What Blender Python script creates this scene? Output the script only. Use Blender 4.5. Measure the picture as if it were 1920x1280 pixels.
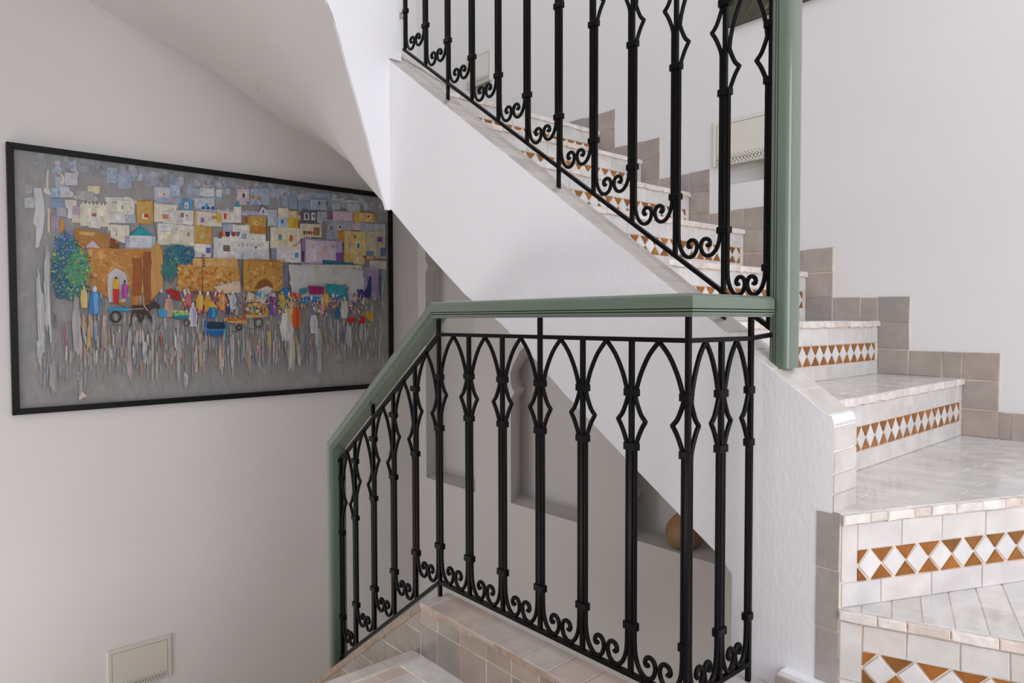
import bpy, bmesh, math, random
from mathutils import Vector, Matrix
random.seed(7)
sc = bpy.context.scene
for o in list(bpy.data.objects): bpy.data.objects.remove(o)
COL = sc.collection

# ------------------------------------------------------------------ camera
cam_d = bpy.data.cameras.new('camera'); cam = bpy.data.objects.new('camera', cam_d); COL.objects.link(cam)
cam_d.sensor_width = 36.0; cam_d.lens = 1297.9625*36.0/1920.0; cam_d.clip_start = 0.02
R_ = Vector((0.75055627,-0.66080391,-0.00186696)); U_ = Vector((0.02190738,0.02205898,0.99951662)); F_ = Vector((0.6604433,0.75023436,-0.03103298))
cam.matrix_world = Matrix(((R_.x,U_.x,-F_.x,0),(R_.y,U_.y,-F_.y,0),(R_.z,U_.z,-F_.z,0),(0,0,0,1)))
sc.camera = cam
# ------------------------------------------------------------------ exposure, sky, window daylight and added fill lights
sc.view_settings.view_transform = 'Standard'; sc.view_settings.look = 'None'
sc.view_settings.gamma = 1.0; sc.view_settings.exposure = 0.0; sc.view_settings.use_curve_mapping = False
w = bpy.data.worlds.new('sky'); sc.world = w; w.use_nodes = True
bg = w.node_tree.nodes['Background']; bg.inputs[0].default_value = (0.93,0.95,1.0,1); bg.inputs[1].default_value = 1.2
def area(name, loc, target, sx, sy, energy, col):
    d = bpy.data.lights.new(name, 'AREA'); d.shape='RECTANGLE'; d.size=sx; d.size_y=sy; d.energy=energy; d.color=col
    o = bpy.data.objects.new(name, d); COL.objects.link(o); o.location = loc
    o.rotation_euler = (Vector(target)-Vector(loc)).to_track_quat('-Z','Y').to_euler()
    return o
area('window_daylight', (0.8,-2.35,0.6), (1.2,3.0,-0.1), 2.5, 2.1, 76.0, (0.94,0.94,1.0))
area('added_left_fill', (-1.5,-0.9,0.6), (2.0,1.2,-0.2), 1.8, 1.6, 4.0, (1.0,0.98,0.95))  # fill light added on the left to lift the newel and near wall
area('added_lower_fill', (-1.5,2.9,-2.1), (2.9,3.0,-1.0), 1.8, 1.9, 36.0, (1.0,0.97,0.93))  # added fill, brightens the niches and wall below the stairs

# ------------------------------------------------------------------ materials
MATS = {}
def mat(name, col, rough=0.6, bump=0.0, bscale=60.0, spec=0.5, attr=False, var=0.0, vscale=4.0, metal=0.0, coat=0.0, stretch=None, bdist=0.004):
    m = bpy.data.materials.new(name); m.use_nodes = True; nt = m.node_tree; N = nt.nodes; L = nt.links
    b = N['Principled BSDF']; b.inputs['Roughness'].default_value = rough; b.inputs['Metallic'].default_value = metal
    b.inputs['Specular IOR Level'].default_value = spec; b.inputs['Coat Weight'].default_value = coat
    b.inputs['Coat Roughness'].default_value = 0.08
    tc = N.new('ShaderNodeTexCoord'); src = tc.outputs['Object']
    if stretch:
        mp = N.new('ShaderNodeMapping'); mp.inputs['Scale'].default_value = stretch; L.new(src, mp.inputs[0]); src2 = mp.outputs[0]
    else: src2 = src
    if attr:
        a = N.new('ShaderNodeAttribute'); a.attribute_name = 'tint'; base = a.outputs['Color']
    else:
        c = N.new('ShaderNodeRGB'); c.outputs[0].default_value = (*col,1); base = c.outputs[0]
    if var > 0:
        n = N.new('ShaderNodeTexNoise'); n.inputs['Scale'].default_value = vscale; n.inputs['Detail'].default_value = 6; L.new(src2, n.inputs[0])
        mr = N.new('ShaderNodeMapRange'); mr.inputs[1].default_value=0.3; mr.inputs[2].default_value=0.7
        mr.inputs[3].default_value = 1-var; mr.inputs[4].default_value = 1+var; L.new(n.outputs[0], mr.inputs[0])
        mx = N.new('ShaderNodeVectorMath'); mx.operation='SCALE'; L.new(base, mx.inputs[0]); L.new(mr.outputs[0], mx.inputs['Scale'])
        base = mx.outputs[0]
    L.new(base, b.inputs['Base Color'])
    if bump > 0:
        n2 = N.new('ShaderNodeTexNoise'); n2.inputs['Scale'].default_value = bscale; n2.inputs['Detail'].default_value = 5; L.new(src2, n2.inputs[0])
        bp = N.new('ShaderNodeBump'); bp.inputs['Strength'].default_value = bump; bp.inputs['Distance'].default_value = bdist
        L.new(n2.outputs[0], bp.inputs['Height']); L.new(bp.outputs[0], b.inputs['Normal'])
    MATS[name] = m; return m
M_wall = mat('wall_plaster', (0.735,0.712,0.704), 0.75, 0.25, 9.0, 0.25, var=0.02, vscale=1.5, bdist=0.006)
M_white = mat('white_plaster', (0.87,0.865,0.895), 0.7, 0.35, 95.0, 0.25, var=0.015, vscale=3, stretch=(1,1,0.55), bdist=0.003)
M_tile = mat('glazed_tile', (0.6,0.58,0.55), 0.15, 0.5, 16.0, 0.5, attr=True, var=0.10, vscale=16, bdist=0.006)
M_edge = mat('worn_brick_edge', (0.6,0.5,0.42), 0.5, 0.55, 60.0, 0.35, attr=True, var=0.14, vscale=35, bdist=0.004)
M_grout = mat('grout', (0.78,0.68,0.58), 0.9, 0.5, 150.0, 0.2, var=0.12, vscale=30)
M_brown = mat('amber_glaze', (0.25,0.09,0.012), 0.2, 0.25, 30.0, 0.5, attr=True, var=0.18, vscale=30, bdist=0.002)
M_iron = mat('black_iron', (0.004,0.0035,0.004), 0.27, 0.3, 160.0, 0.12, var=0.2, vscale=20, bdist=0.001)
M_green = mat('green_paint', (0.125,0.168,0.128), 0.3, 0.12, 20.0, 0.4, var=0.05, vscale=6, coat=0.6)
M_groove = mat('groove_dirt', (0.02,0.018,0.012), 0.8)
M_frame = mat('black_frame_wood', (0.005,0.005,0.006), 0.45, 0.1, 60, 0.2)
M_paint = mat('oil_paint', (0.2,0.2,0.2), 0.5, 0.6, 55.0, 0.35, attr=True, var=0.10, vscale=28, bdist=0.004, stretch=(1,1,0.35))
M_cover = mat('cream_enamel', (0.68,0.65,0.58), 0.4)
M_hole = mat('dark_perforation', (0.05,0.042,0.03), 0.8)
M_clay = mat('brown_clay', (0.38,0.225,0.115), 0.5, 0.2, 40, var=0.25, vscale=12)
M_oliv = mat('olive_abstract_paint', (0.05,0.05,0.022), 0.4, 0.6, 20, attr=True, var=0.3, vscale=9, bdist=0.003)
M_wood = mat('dark_wood', (0.06,0.04,0.03), 0.5)
M_metalw = mat('pale_metal', (0.5,0.48,0.45), 0.35, metal=0.6)

# ------------------------------------------------------------------ helpers
def link(name, me, parent=None, **kw):
    o = bpy.data.objects.new(name, me); COL.objects.link(o)
    if parent is not None: o.parent = parent
    for k, v in kw.items(): o[k] = v
    return o
def empty(name, label, cat, loc=(0,0,0), group=None):
    o = bpy.data.objects.new(name, None); COL.objects.link(o); o.location = loc
    o['label'] = label; o['category'] = cat
    if group: o['group'] = group
    return o
def mesh(name, vs, fs, mats, mi=None, smooth=False, cols=None):
    me = bpy.data.meshes.new(name); me.from_pydata([tuple(v) for v in vs], [], fs)
    for m in mats: me.materials.append(m)
    if mi:
        for p, k in zip(me.polygons, mi): p.material_index = k
    if smooth:
        for p in me.polygons: p.use_smooth = True
    if cols:
        at = me.color_attributes.new('tint', 'FLOAT_COLOR', 'CORNER')
        for p in me.polygons:
            for li in p.loop_indices: at.data[li].color = (*cols[p.index], 1)
    me.update(); return me
class MB:
    def __init__(s): s.v=[]; s.f=[]; s.m=[]; s.c=[]
    def add(s, vs, fs, mi=0, col=(0.5,0.5,0.5)):
        n=len(s.v); s.v += [Vector(v) for v in vs]
        for f in fs: s.f.append(tuple(i+n for i in f)); s.m.append(mi); s.c.append(col)
    def box(s, a, b, mi=0, col=(.5,.5,.5)):
        x0,y0,z0=a; x1,y1,z1=b
        s.add([(x0,y0,z0),(x1,y0,z0),(x1,y1,z0),(x0,y1,z0),(x0,y0,z1),(x1,y0,z1),(x1,y1,z1),(x0,y1,z1)],
              [(0,3,2,1),(4,5,6,7),(0,1,5,4),(1,2,6,5),(2,3,7,6),(3,0,4,7)], mi, col)
    def prism(s, poly, o, u, v, n, d0, d1, mi=0, col=(.5,.5,.5), inset=0.0, tilt=(0,0)):
        # poly counter-clockwise in (u,v); extruded along n from d0 to d1
        k=len(poly); cx=sum(p[0] for p in poly)/k; cy=sum(p[1] for p in poly)/k
        vs=[o+u*p[0]+v*p[1]+n*d0 for p in poly]
        def sh(p):
            dx,dy=p[0]-cx,p[1]-cy; l=math.hypot(dx,dy) or 1; q=max(0,1-inset*1.4/l)
            return cx+dx*q, cy+dy*q
        if inset>0:
            vs+=[o+u*p[0]+v*p[1]+n*(d1-inset) for p in poly]
            for p in poly:
                a,b=sh(p); vs.append(o+u*a+v*b+n*(d1+tilt[0]*(p[0]-cx)+tilt[1]*(p[1]-cy)))
            rings=2
        else:
            vs+=[o+u*p[0]+v*p[1]+n*d1 for p in poly]; rings=1
        fs=[tuple(reversed(range(k)))]
        for r in range(rings):
            for i in range(k):
                j=(i+1)%k; fs.append((r*k+i,r*k+j,(r+1)*k+j,(r+1)*k+i))
        fs.append(tuple(rings*k+i for i in range(k)))
        s.add(vs,fs,mi,col)
    def build(s, name, mats, parent=None, smooth=False, **kw):
        if not s.v: return None
        me = mesh(name, s.v, s.f, mats, s.m, smooth, s.c)
        return link(name, me, parent, **kw)
def V(*a): return Vector(a)
X_,Y_,Z_ = V(1,0,0),V(0,1,0),V(0,0,1)
def clip(poly, region):
    out = poly
    for i in range(len(region)):
        a=region[i]; b=region[(i+1)%len(region)]; nx,ny=-(b[1]-a[1]),(b[0]-a[0])
        src=out; out=[]
        if not src: return []
        for j in range(len(src)):
            p=src[j]; q=src[(j+1)%len(src)]
            dp=(p[0]-a[0])*nx+(p[1]-a[1])*ny; dq=(q[0]-a[0])*nx+(q[1]-a[1])*ny
            if dp>=0: out.append(p)
            if (dp<0)!=(dq<0):
                t=dp/(dp-dq); out.append((p[0]+(q[0]-p[0])*t, p[1]+(q[1]-p[1])*t))
    # drop near duplicates
    r=[]
    for p in out:
        if not r or math.hypot(p[0]-r[-1][0],p[1]-r[-1][1])>1e-4: r.append(p)
    if len(r)>2 and math.hypot(r[0][0]-r[-1][0],r[0][1]-r[-1][1])<1e-4: r.pop()
    if len(r)<3: return []
    ar=sum(r[i][0]*r[(i+1)%len(r)][1]-r[(i+1)%len(r)][0]*r[i][1] for i in range(len(r)))/2
    return r if ar>4e-5 else []
def jit(c, a=0.06, hue=0.009):
    k=1+random.uniform(-a,a); return tuple(max(0,x*k*(1+random.uniform(-hue,hue))) for x in c)
WHT=(0.66,0.635,0.615); WARM=(0.60,0.56,0.52); TAUPE=(0.375,0.32,0.285); BRN=(0.29,0.105,0.014); GRY=(0.40,0.365,0.345); PINK=(0.52,0.42,0.36)
def tile(mb, poly, o,u,v,n, t=0.004, mi=0, col=WHT, inset=0.0012, tl=0.006, d0=-0.003):
    if t in (0.004,0.0042,0.005): t=0.0021; inset=0.0009
    mb.prism(poly,o,u,v,n,d0,t,mi,col,inset,(random.uniform(-tl,tl),random.uniform(-tl,tl)))
def rect(a,b,c,d): return [(a,b),(c,b),(c,d),(a,d)]
def rough_rect(a,b,c,d,j=0.0012):
    r=lambda: random.uniform(-j,j)
    return [(a+r(),b+r()),(c+r(),b+r()),(c+r(),d+r()),(a+r(),d+r())]
def field(mb, region, o,u,v,n, ang, w, l, gap=0.003, cols=(WHT,), t=0.004, var=0.07, off=(0,0)):
    # stretcher-laid tiles w wide, l long along direction ang, clipped to a convex region
    ca,sa=math.cos(ang),math.sin(ang)
    inv=[(p[0]*ca+p[1]*sa,-p[0]*sa+p[1]*ca) for p in region]
    x0=min(p[0] for p in inv);x1=max(p[0] for p in inv);y0=min(p[1] for p in inv);y1=max(p[1] for p in inv)
    j=0; y=y0-off[1]
    while y<y1:
        x=x0-l*(0.5*(j%2))-random.uniform(0,l*0.15)-off[0]
        while x<x1:
            c=clip(rough_rect(x+gap/2,y+gap/2,x+l-gap/2,y+w-gap/2,0.0008), inv)
            if c:
                pp=[(p[0]*ca-p[1]*sa,p[0]*sa+p[1]*ca) for p in c]
                tile(mb,pp,o,u,v,n,t,0,jit(random.choice(cols),var))
            x+=l
        y+=w; j+=1
def sweep(mb, pts, prof, up=None, closed_ends=True, mi=0, fixed=None):
    # sweep a closed 2D profile along points; fixed=(side,up) keeps the frame constant
    k=len(prof); base=len(mb.v); vs=[]
    for i,p in enumerate(pts):
        p=Vector(p)
        if fixed: s,uu=fixed
        else:
            a=Vector(pts[max(0,i-1)]); b=Vector(pts[min(len(pts)-1,i+1)]); t=(b-a).normalized()
            s=up.copy(); s=(s-t*s.dot(t)).normalized(); uu=t.cross(s)
        for q in prof: vs.append(p+s*q[0]+uu*q[1])
    fs=[]
    for i in range(len(pts)-1):
        for j in range(k):
            a=i*k+j;b=i*k+(j+1)%k; fs.append((a,b,b+k,a+k))
    if closed_ends: fs.append(tuple(reversed(range(k)))); fs.append(tuple((len(pts)-1)*k+j for j in range(k)))
    mb.add(vs,fs,mi)
def circ(r,n=8): return [(r*math.cos(2*math.pi*i/n),r*math.sin(2*math.pi*i/n)) for i in range(n)]
def catmull(P,n=4):
    out=[]
    for i in range(len(P)-1):
        p0=P[max(0,i-1)];p1=P[i];p2=P[i+1];p3=P[min(len(P)-1,i+2)]
        for k in range(n):
            t=k/n
            out.append(tuple(0.5*((2*p1[c])+(-p0[c]+p2[c])*t+(2*p0[c]-5*p1[c]+4*p2[c]-p3[c])*t*t+(-p0[c]+3*p1[c]-3*p2[c]+p3[c])*t**3) for c in range(len(p1))))
    out.append(tuple(P[-1])); return out

S = 1.09
XF, XI, XW, YP = 1.535, 1.648, 2.921, 4.385      # stringer face, its stair side, right wall, picture wall
YB, RUN, RISE, ZA = 0.8123, 0.2950, 0.2096, -0.4275
YC = 2.507                                        # far end of the stringer
LZ, KZ = -1.030, -0.867                           # lower landing, top of its tiled kerb
XK0, XK1, YK = 1.177, 1.287, 1.764                # kerb inner and outer faces, where it starts to drop
NWY = 0.655                                       # newel corner (near end of the stringer)
XG, XU = 1.25, 1.595                              # planes of the two guards
STR = 'structure'

# ------------------------------------------------------------------ room shell
def solid(name, a, b, m, **kw):
    mb=MB(); mb.box(a,b); return mb.build(name,[m],**kw)
def cut(obj, cutters):
    for c in cutters:
        md=obj.modifiers.new('b','BOOLEAN'); md.operation='DIFFERENCE'; md.object=c; md.solver='EXACT'
    bpy.context.view_layer.update()
    dg=bpy.context.evaluated_depsgraph_get(); me=bpy.data.meshes.new_from_object(obj.evaluated_get(dg))
    obj.modifiers.clear(); old=obj.data; obj.data=me; bpy.data.meshes.remove(old)
    for c in cutters: bpy.data.objects.remove(c)
ZB, ZT = -3.3, 3.4
wr = solid('wall_right',(XW,-2.5,ZB),(XW+0.45,YP+0.3,ZT),M_wall,kind=STR)
cs=[]
def niche_cutter(y0,y1,zb,zc,za):
    c=(y0+y1)/2; h=(y1-y0)/2
    half=[(h,zb),(h,zc-0.05),(h-0.012,zc-0.03),(h-0.035,zc),(h-0.03,zc+0.015),(h-0.012,zc+0.03),(h+0.0,zc+0.06),(h+0.002,zc+0.12),(h*0.93,zc+(za-zc)*0.45),(h*0.70,zc+(za-zc)*0.70),(h*0.36,zc+(za-zc)*0.90),(0,za)]
    poly=([(c-a,z) for a,z in half]+[(c+a,z) for a,z in reversed(half[:-1])])[::-1]
    mb=MB(); k=len(poly); vs=[]
    for X,wd in ((XW-0.2,-0.0),(XW,0.0),(XW+0.20,0.12)):
        for (y,z) in poly: vs.append((X,c+(y-c)*(1+wd/h),z))
    fs=[tuple(reversed(range(k))),tuple(2*k+i for i in range(k))]+[(r*k+i,r*k+(i+1)%k,(r+1)*k+(i+1)%k,(r+1)*k+i) for r in range(2) for i in range(k)]
    mb.add(vs,fs); return mb.build('cutter',[M_wall])
cs.append(niche_cutter(3.703,4.290,-1.179,0.40,0.78))
cs.append(niche_cutter(2.724,3.333,-1.179,-0.464,-0.08))
cs.append(niche_cutter(1.735,2.360,-1.179,-0.97,-0.38))
def box_cutter(a,b): mb=MB(); mb.box(a,b); return mb.build('cutter',[M_wall])
cs.append(box_cutter((XW-0.1,1.585,0.630),(XW+0.055,1.835,0.80)))
cs.append(box_cutter((XW-0.1,3.53,1.50),(XW+0.055,3.76,1.66)))
cut(wr,cs)
wp = solid('wall_back',(-1.9,YP,ZB),(XW+0.45,YP+0.35,ZT),M_wall,kind=STR)
cut(wp,[box_cutter((0.845,YP-0.1,-2.20),(1.135,YP+0.055,-2.0))])
wl = solid('wall_left',(-1.9,-2.5,ZB),(-1.6,YP,ZT),M_wall,kind=STR)
wf = solid('wall_front',(-1.6,-2.75,ZB),(XW,-2.5,ZT),M_wall,kind=STR)
cut(wf,[box_cutter((-0.5,-3.0,-0.45),(2.3,-2.2,1.95))])
mb=MB()
for x in (-0.5,0.42,1.35,2.24): mb.box((x,-2.68,-0.45),(x+0.06,-2.62,1.95))
for z in (-0.45,0.72,1.89): mb.box((-0.5,-2.675,z),(2.3,-2.625,z+0.06))
mb.build('window_1',[M_green],kind=STR)
cut(wl,[box_cutter((-2.2,-1.8,-0.2),(-1.4,0.0,1.4)),box_cutter((-2.2,2.0,-3.25),(-1.4,3.8,-1.15))])
mb=MB()
for y in (-1.8,-0.93,-0.06): mb.box((-1.8,y,-0.2),(-1.74,y+0.06,1.4))
for z in (-0.2,1.34): mb.box((-1.79,-1.8,z),(-1.75,0.0,z+0.06))
mb.build('window_added',[M_green],kind=STR)  # unseen window, put in where the left fill light enters
solid('floor',(-1.6,-2.5,ZB-0.1),(XW,YP,ZB),M_grout,kind=STR)

# lower landing: slab plus glazed tile surface
mb=MB(); mb.box((-1.6,-2.5,LZ-0.22),(XK0,1.795,LZ)); mb.box((XK0,-2.5,LZ-0.22),(XW,0.50,LZ))
lf=mb.build('floor',[M_grout],kind=STR)
mb=MB()
LC=((0.62,0.53,0.47),(0.57,0.47,0.41),(0.52,0.42,0.36),(0.62,0.56,0.52))
field(mb,[(-1.6,-0.2),(1.09,-0.2),(1.09,1.745),(-1.6,1.745)],V(0,0,LZ),X_,Y_,Z_,math.pi/2,0.085,0.19,0.003,LC,0.005,0.10)
field(mb,[(1.095,-0.2),(XK0,-0.2),(XK0,1.745),(1.095,1.745)],V(0,0,LZ),X_,Y_,Z_,math.pi/2,0.082,0.24,0.003,((0.66,0.63,0.61),),0.005)
x=-1.6
while x<XK0-0.02:
    w_=random.uniform(0.07,0.12); x2=min(x+w_,XK0)
    tile(mb,rough_rect(x+.0015,1.748,x2-.0015,1.800,0.002),V(0,0,LZ),X_,Y_,Z_,0.006,0,jit((0.55,0.50,0.46),0.1)); x=x2
mb.build('floor_tiles',[M_tile],lf)

# ------------------------------------------------------------------ main staircase
st = empty('staircase','white plastered staircase climbing along the right wall, zellige treads and amber triangle risers','staircase',(2.2,0.8,LZ))
def local(o, root):
    o.matrix_parent_inverse = Matrix.Translation(-Vector(root.location)); return o
def part(mb,name,mats,root,top,**kw):
    o=mb.build(name,mats,root,**kw)
    if o is not None and root is top: local(o,top)
    return o
def riser_panel(stp, o, u, L, H, endw=0.035, period=0.058, outn=None, top=None):
    n = outn
    # tread edge bricks
    mb=MB(); x=0.0
    while x<L-0.01:
        w_=random.uniform(0.045,0.085); x2=min(x+w_,L)
        if L-x2<0.03: x2=L
        e=random.uniform(0.0095,0.0108); a=random.uniform(-0.0025,0.0025)
        mb.prism([(x+.0006,H-0.021+a),((x+x2)/2,H-0.021+random.uniform(-.0022,.0022)),(x2-.0006,H-0.021+random.uniform(-.0018,.0018)),(x2-.0006,H-0.001+random.uniform(-.0008,.0008)),((x+x2)/2,H-0.001+random.uniform(-.0012,.0012)),(x+.0006,H-0.001+random.uniform(-.0008,.0008))],
                 o,u,Z_,n,-0.004,e,0,jit(random.choice(((0.66,0.57,0.52),(0.68,0.61,0.56),(0.70,0.65,0.61),(0.71,0.67,0.64))),0.07),0.0018,(random.uniform(-.012,.012),random.uniform(-.06,.06))); x=x2
    part(mb,'nosing',[M_edge],stp,top)
    # plain glazed tiles above, below and at the ends of the band
    mb=MB(); z1=0.056; z2=0.126; z3=H-0.024; mb2=MB()
    def run(x0,x1,za,zb,wmin,wmax):
        x=x0
        while x<x1-0.004:
            w_=random.uniform(wmin,wmax); x2=min(x+w_,x1)
            if x1-x2<0.03: x2=x1
            tile(mb,rough_rect(x+.0015,za+.0015,x2-.0015,zb-.0015,0.0011),o,u,Z_,n,0.004,0,jit(random.choice((WHT,(0.62,0.60,0.59),(0.65,0.61,0.585))),0.04)); x=x2
    run(0.002,L-0.002,0.002,z1,0.09,0.16); 
    if endw>0.04:
        run(0.002,endw,z1,z3,1,1); run(endw,L-0.002,z2,z3,0.07,0.15)
    else:
        run(0.002,L-0.002,z2,z3,0.07,0.15); run(0.002,endw,z1,z2,1,1)
    run(L-endw+0.002,L-0.002,z1,z2,1,1)
    x0=endw; n_=max(1,round((L-2*endw)/period)); p=(L-2*endw)/n_; g=0.0030; zm=(z1+z2)/2
    xe=x0+n_*p
    for i in range(n_):
        xc=x0+(i+0.5)*p
        tile(mb,[(xc,z1+g),(xc+p/2-g,zm),(xc,z2-g),(xc-p/2+g,zm)],o,u,Z_,n,0.004,0,jit((0.68,0.665,0.66),0.06),0.0008)
    for i in range(n_+1):
        xc=x0+i*p; q=lambda:random.uniform(-.0015,.0015)
        a=max(x0+g*.5,xc-p/2+g*1.6+q()); b=min(xe-g*.5,xc+p/2-g*1.6+q())
        lo=rect(x0+g*.5,z1,xe-g*.5,zm-g*.9); hi=rect(x0+g*.5,zm+g*.9,xe-g*.5,z2)
        t1=clip([(xc-p/2+g*1.6+q(),z2-g*.3),(xc+q(),zm+g*.9),(xc+p/2-g*1.6+q(),z2-g*.3)],hi)
        t2=clip([(xc-p/2+g*1.6+q(),z1+g*.3),(xc+p/2-g*1.6+q(),z1+g*.3),(xc+q(),zm-g*.9)],lo)
        for t_ in (t1,t2):
            if t_: tile(mb2,t_,o,u,Z_,n,0.0042,0,jit(BRN,0.22,0.06),0.0007)
    part(mb,'riser_tiles',[M_tile],stp,top); part(mb2,'amber_triangles',[M_brown],stp,top)
def prism_z(poly,z0,z1,mi=0):
    mb=MB(); mb.prism(poly,V(0,0,0),X_,Y_,Z_,z0,z1,mi); return mb
TC=(WHT,(0.64,0.62,0.61),(0.60,0.57,0.55),(0.66,0.64,0.635))
# straight steps
for k in range(1,8):
    y=YB+(k-1)*RUN; z=ZA+k*RISE; y2=y+RUN+(0.04 if k<7 else 0.0)
    mb=MB()
    if k<7: mb.box((XI,y,z-0.32),(XW,y+RUN+0.05,z))
    else: mb.prism([(XI,y),(XW,y),(XW,y+0.75),(XI,y+0.22)],V(0,0,0),X_,Y_,Z_,z-0.32,z)
    s=part(mb,'step',[M_grout],st,st)
    mb=MB()
    reg=[(XI,y-0.008),(XW,y-0.008),(XW,y+RUN),(XI,y+RUN)] if k<7 else [(XI,y-0.008),(XW,y-0.008),(XW,y+0.75),(XI,y+0.22)]
    field(mb,reg,V(0,0,z),X_,Y_,Z_,math.pi/2,0.055,0.16,0.0028,TC,0.004,0.05)
    mb.build('tread_tiles',[M_tile],s)
    riser_panel(s,V(XI+0.001,y-0.001,z-RISE),X_,XW-XI-0.008,RISE,0.032,0.0635,-Y_,st)
# winders at the foot
NW=(XF,NWY)
aA=math.radians(-24.5); aP=math.radians(-70.0)
pA=(XW,NWY+math.tan(aA)*(XW-XF)); YE=-0.80
pP=(XF+(YE-NWY)/math.tan(aP),YE)
def winder(poly,z,o2,ang,L,H,fang,cols=TC):
    mb=prism_z(poly,z-0.32 if z>-0.5 else LZ-0.02,z)
    s=part(mb,'step',[M_grout],st,st)
    mb=MB(); field(mb,poly,V(0,0,z),X_,Y_,Z_,fang,0.058,0.17,0.0028,cols,0.004,0.05); mb.build('tread_tiles',[M_tile],s)
    u=V(math.cos(ang),math.sin(ang),0); n=V(math.sin(ang),-math.cos(ang),0)
    riser_panel(s,V(o2[0],o2[1],z-H)+n*0.001,u,L,H,0.046,0.067,n,st)
winder([NW,pA,(XW,YB),(XI-0.04,YB),(XF+0.012,NWY+0.045)],ZA,NW,aA,math.hypot(pA[0]-NW[0],pA[1]-NW[1])-0.01,RISE,math.pi/2)
winder([NW,pP,(XW,YE),pA],ZA-RISE,NW,aP,math.hypot(pP[0]-NW[0],pP[1]-NW[1])-0.01,RISE,math.radians(20))
winder([NW,(XF,YE),pP],ZA-2*RISE,NW,math.radians(-90),NWY-YE-0.01,RISE-0.016,0.0)
# winders at the head (turning left over the landing)
PX,PY=XI-0.02,2.74; zH=ZA+7*RISE
dirs=[math.radians(a) for a in (24,56,78)]
hit=[]
for a in dirs:
    t=min((XW-PX)/math.cos(a) if math.cos(a)>0.05 else 9,(YP-PY)/math.sin(a)); hit.append((PX+t*math.cos(a),PY+t*math.sin(a)))
pl=[[(PX,PY),hit[0],(XW,YP),hit[1]],[(PX,PY),hit[1],hit[2]],[(PX,PY),hit[2],(1.5,YP),(1.5,2.8)]]
for k in range(2):
    z=zH+(k+1)*RISE; mb=prism_z(pl[k],z-0.06,z); s=part(mb,'step',[M_grout],st,st)
    mb=MB(); field(mb,pl[k],V(0,0,z),X_,Y_,Z_,dirs[k]+math.pi/2,0.06,0.18,0.003,TC); mb.build('tread_tiles',[M_tile],s)
    a=dirs[k]; L=math.hypot(hit[k][0]-PX,hit[k][1]-PY)
    u=V(math.cos(a),math.sin(a),0); n=V(math.sin(a),-math.cos(a),0)
    riser_panel(s,V(PX,PY,z-RISE)+n*0.001,u,L-0.01,RISE,0.035,0.057,n,st)

# stringer
def kz(y): return 0.276*S+0.705*(y-1.29*S)
KB=0.629*S
low=[(2.34,.443),(2.04,.227),(1.836,.085),(1.65,-.012),(1.504,-.112),(1.371,-.212),(1.114,-.387),(.999,-.464),(.887,-.538),(.842,-.580)]
low=[(a*S,b*S) for a,b in low]
prof=[(YC,low[0][1]-0.02)]+low[1:]+[(0.841*S,ZB),(NWY+0.051,ZB),(NWY+0.051,-0.436),(0.618*S,-0.436),(0.615*S,-0.232),(0.620*S,-0.214),(KB,kz(KB)-0.004),(YC,kz(YC)-0.004)]
prof_ccw=list(reversed(prof))
ar=sum(prof[i][0]*prof[(i+1)%len(prof)][1]-prof[(i+1)%len(prof)][0]*prof[i][1] for i in range(len(prof)))
poly = prof if ar>0 else prof_ccw
mb=MB(); mb.prism(poly,V(0,0,0),Y_,Z_,X_,XF,XI)
strg=part(mb,'stringer',[M_white],st,st,label='white plastered stair side')
# cap tiles down the slope
mb=MB(); sl=V(0,1,0.705).normalized(); nn=V(0,-0.705,1).normalized(); o=V(XF,KB,kz(KB)-0.004)
Ls=(YC-KB)/sl.y; x=0.0
while x<Ls-0.01:
    w_=random.uniform(0.07,0.095); x2=min(x+w_,Ls)
    tile(mb,[(x+.0012,random.uniform(.001,.0035)),(x2-.0012,random.uniform(.001,.0035)),(x2-.0012,XI-XF+.002),(x+.0012,XI-XF+.002)][::-1],o,sl,X_,nn,0.003,0,jit(random.choice((WARM,(0.58,0.54,0.5))) if x<0.24 else random.choice(((0.49,0.44,0.40),(0.46,0.41,0.375),(0.52,0.47,0.43))),0.07),0.002); x=x2
part(mb,'cap_tiles',[M_tile],strg,st)
mb=MB()
ends=[((0.6285*S,kz(KB)-0.004),(0.6155*S,-0.236)),((0.6155*S,-0.238),(0.6150*S,-0.290)),((0.6150*S,-0.293),(0.6150*S,-0.340)),((0.6150*S,-0.343),(0.6150*S,-0.385)),((0.6150*S,-0.388),(0.6150*S,-0.4265))]
for (a,b) in ends:
    d=V(0,b[0]-a[0],b[1]-a[1]); L=d.length; d.normalize(); nrm=d.cross(X_); 
    if nrm.y>0: nrm=-nrm
    tile(mb,[(0,0.001),(L,0.001),(L,XI-XF),(0,XI-XF)] if d.cross(X_).dot(nrm)>0 else [(0,0.001),(0,XI-XF),(L,XI-XF),(L,0.001)],V(XF,a[0],a[1]),d,X_,nrm,0.003,0,jit((0.57,0.54,0.51),0.05),0.002)
part(mb,'end_tiles',[M_tile],strg,st)
# taupe tile strip on the newel side
mb=MB(); z=-0.4265
for h in (0.128,0.135,0.13,0.13,0.10):
    tile(mb,[(0,0.001),(0.050,0.001),(0.052,h-0.002),(0.001,h-0.002)],V(XF,NWY+0.052,z-h),-Y_,Z_,-X_,0.005,0,jit(GRY,0.07),0.0015); z-=h
part(mb,'corner_tiles',[M_tile],strg,st)
# body beneath newel side
mb=MB(); mb.box((XF,NWY+0.001,ZB),(XI,NWY+0.0505,-0.436)); part(mb,'newel_base',[M_grout],st,st)
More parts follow.
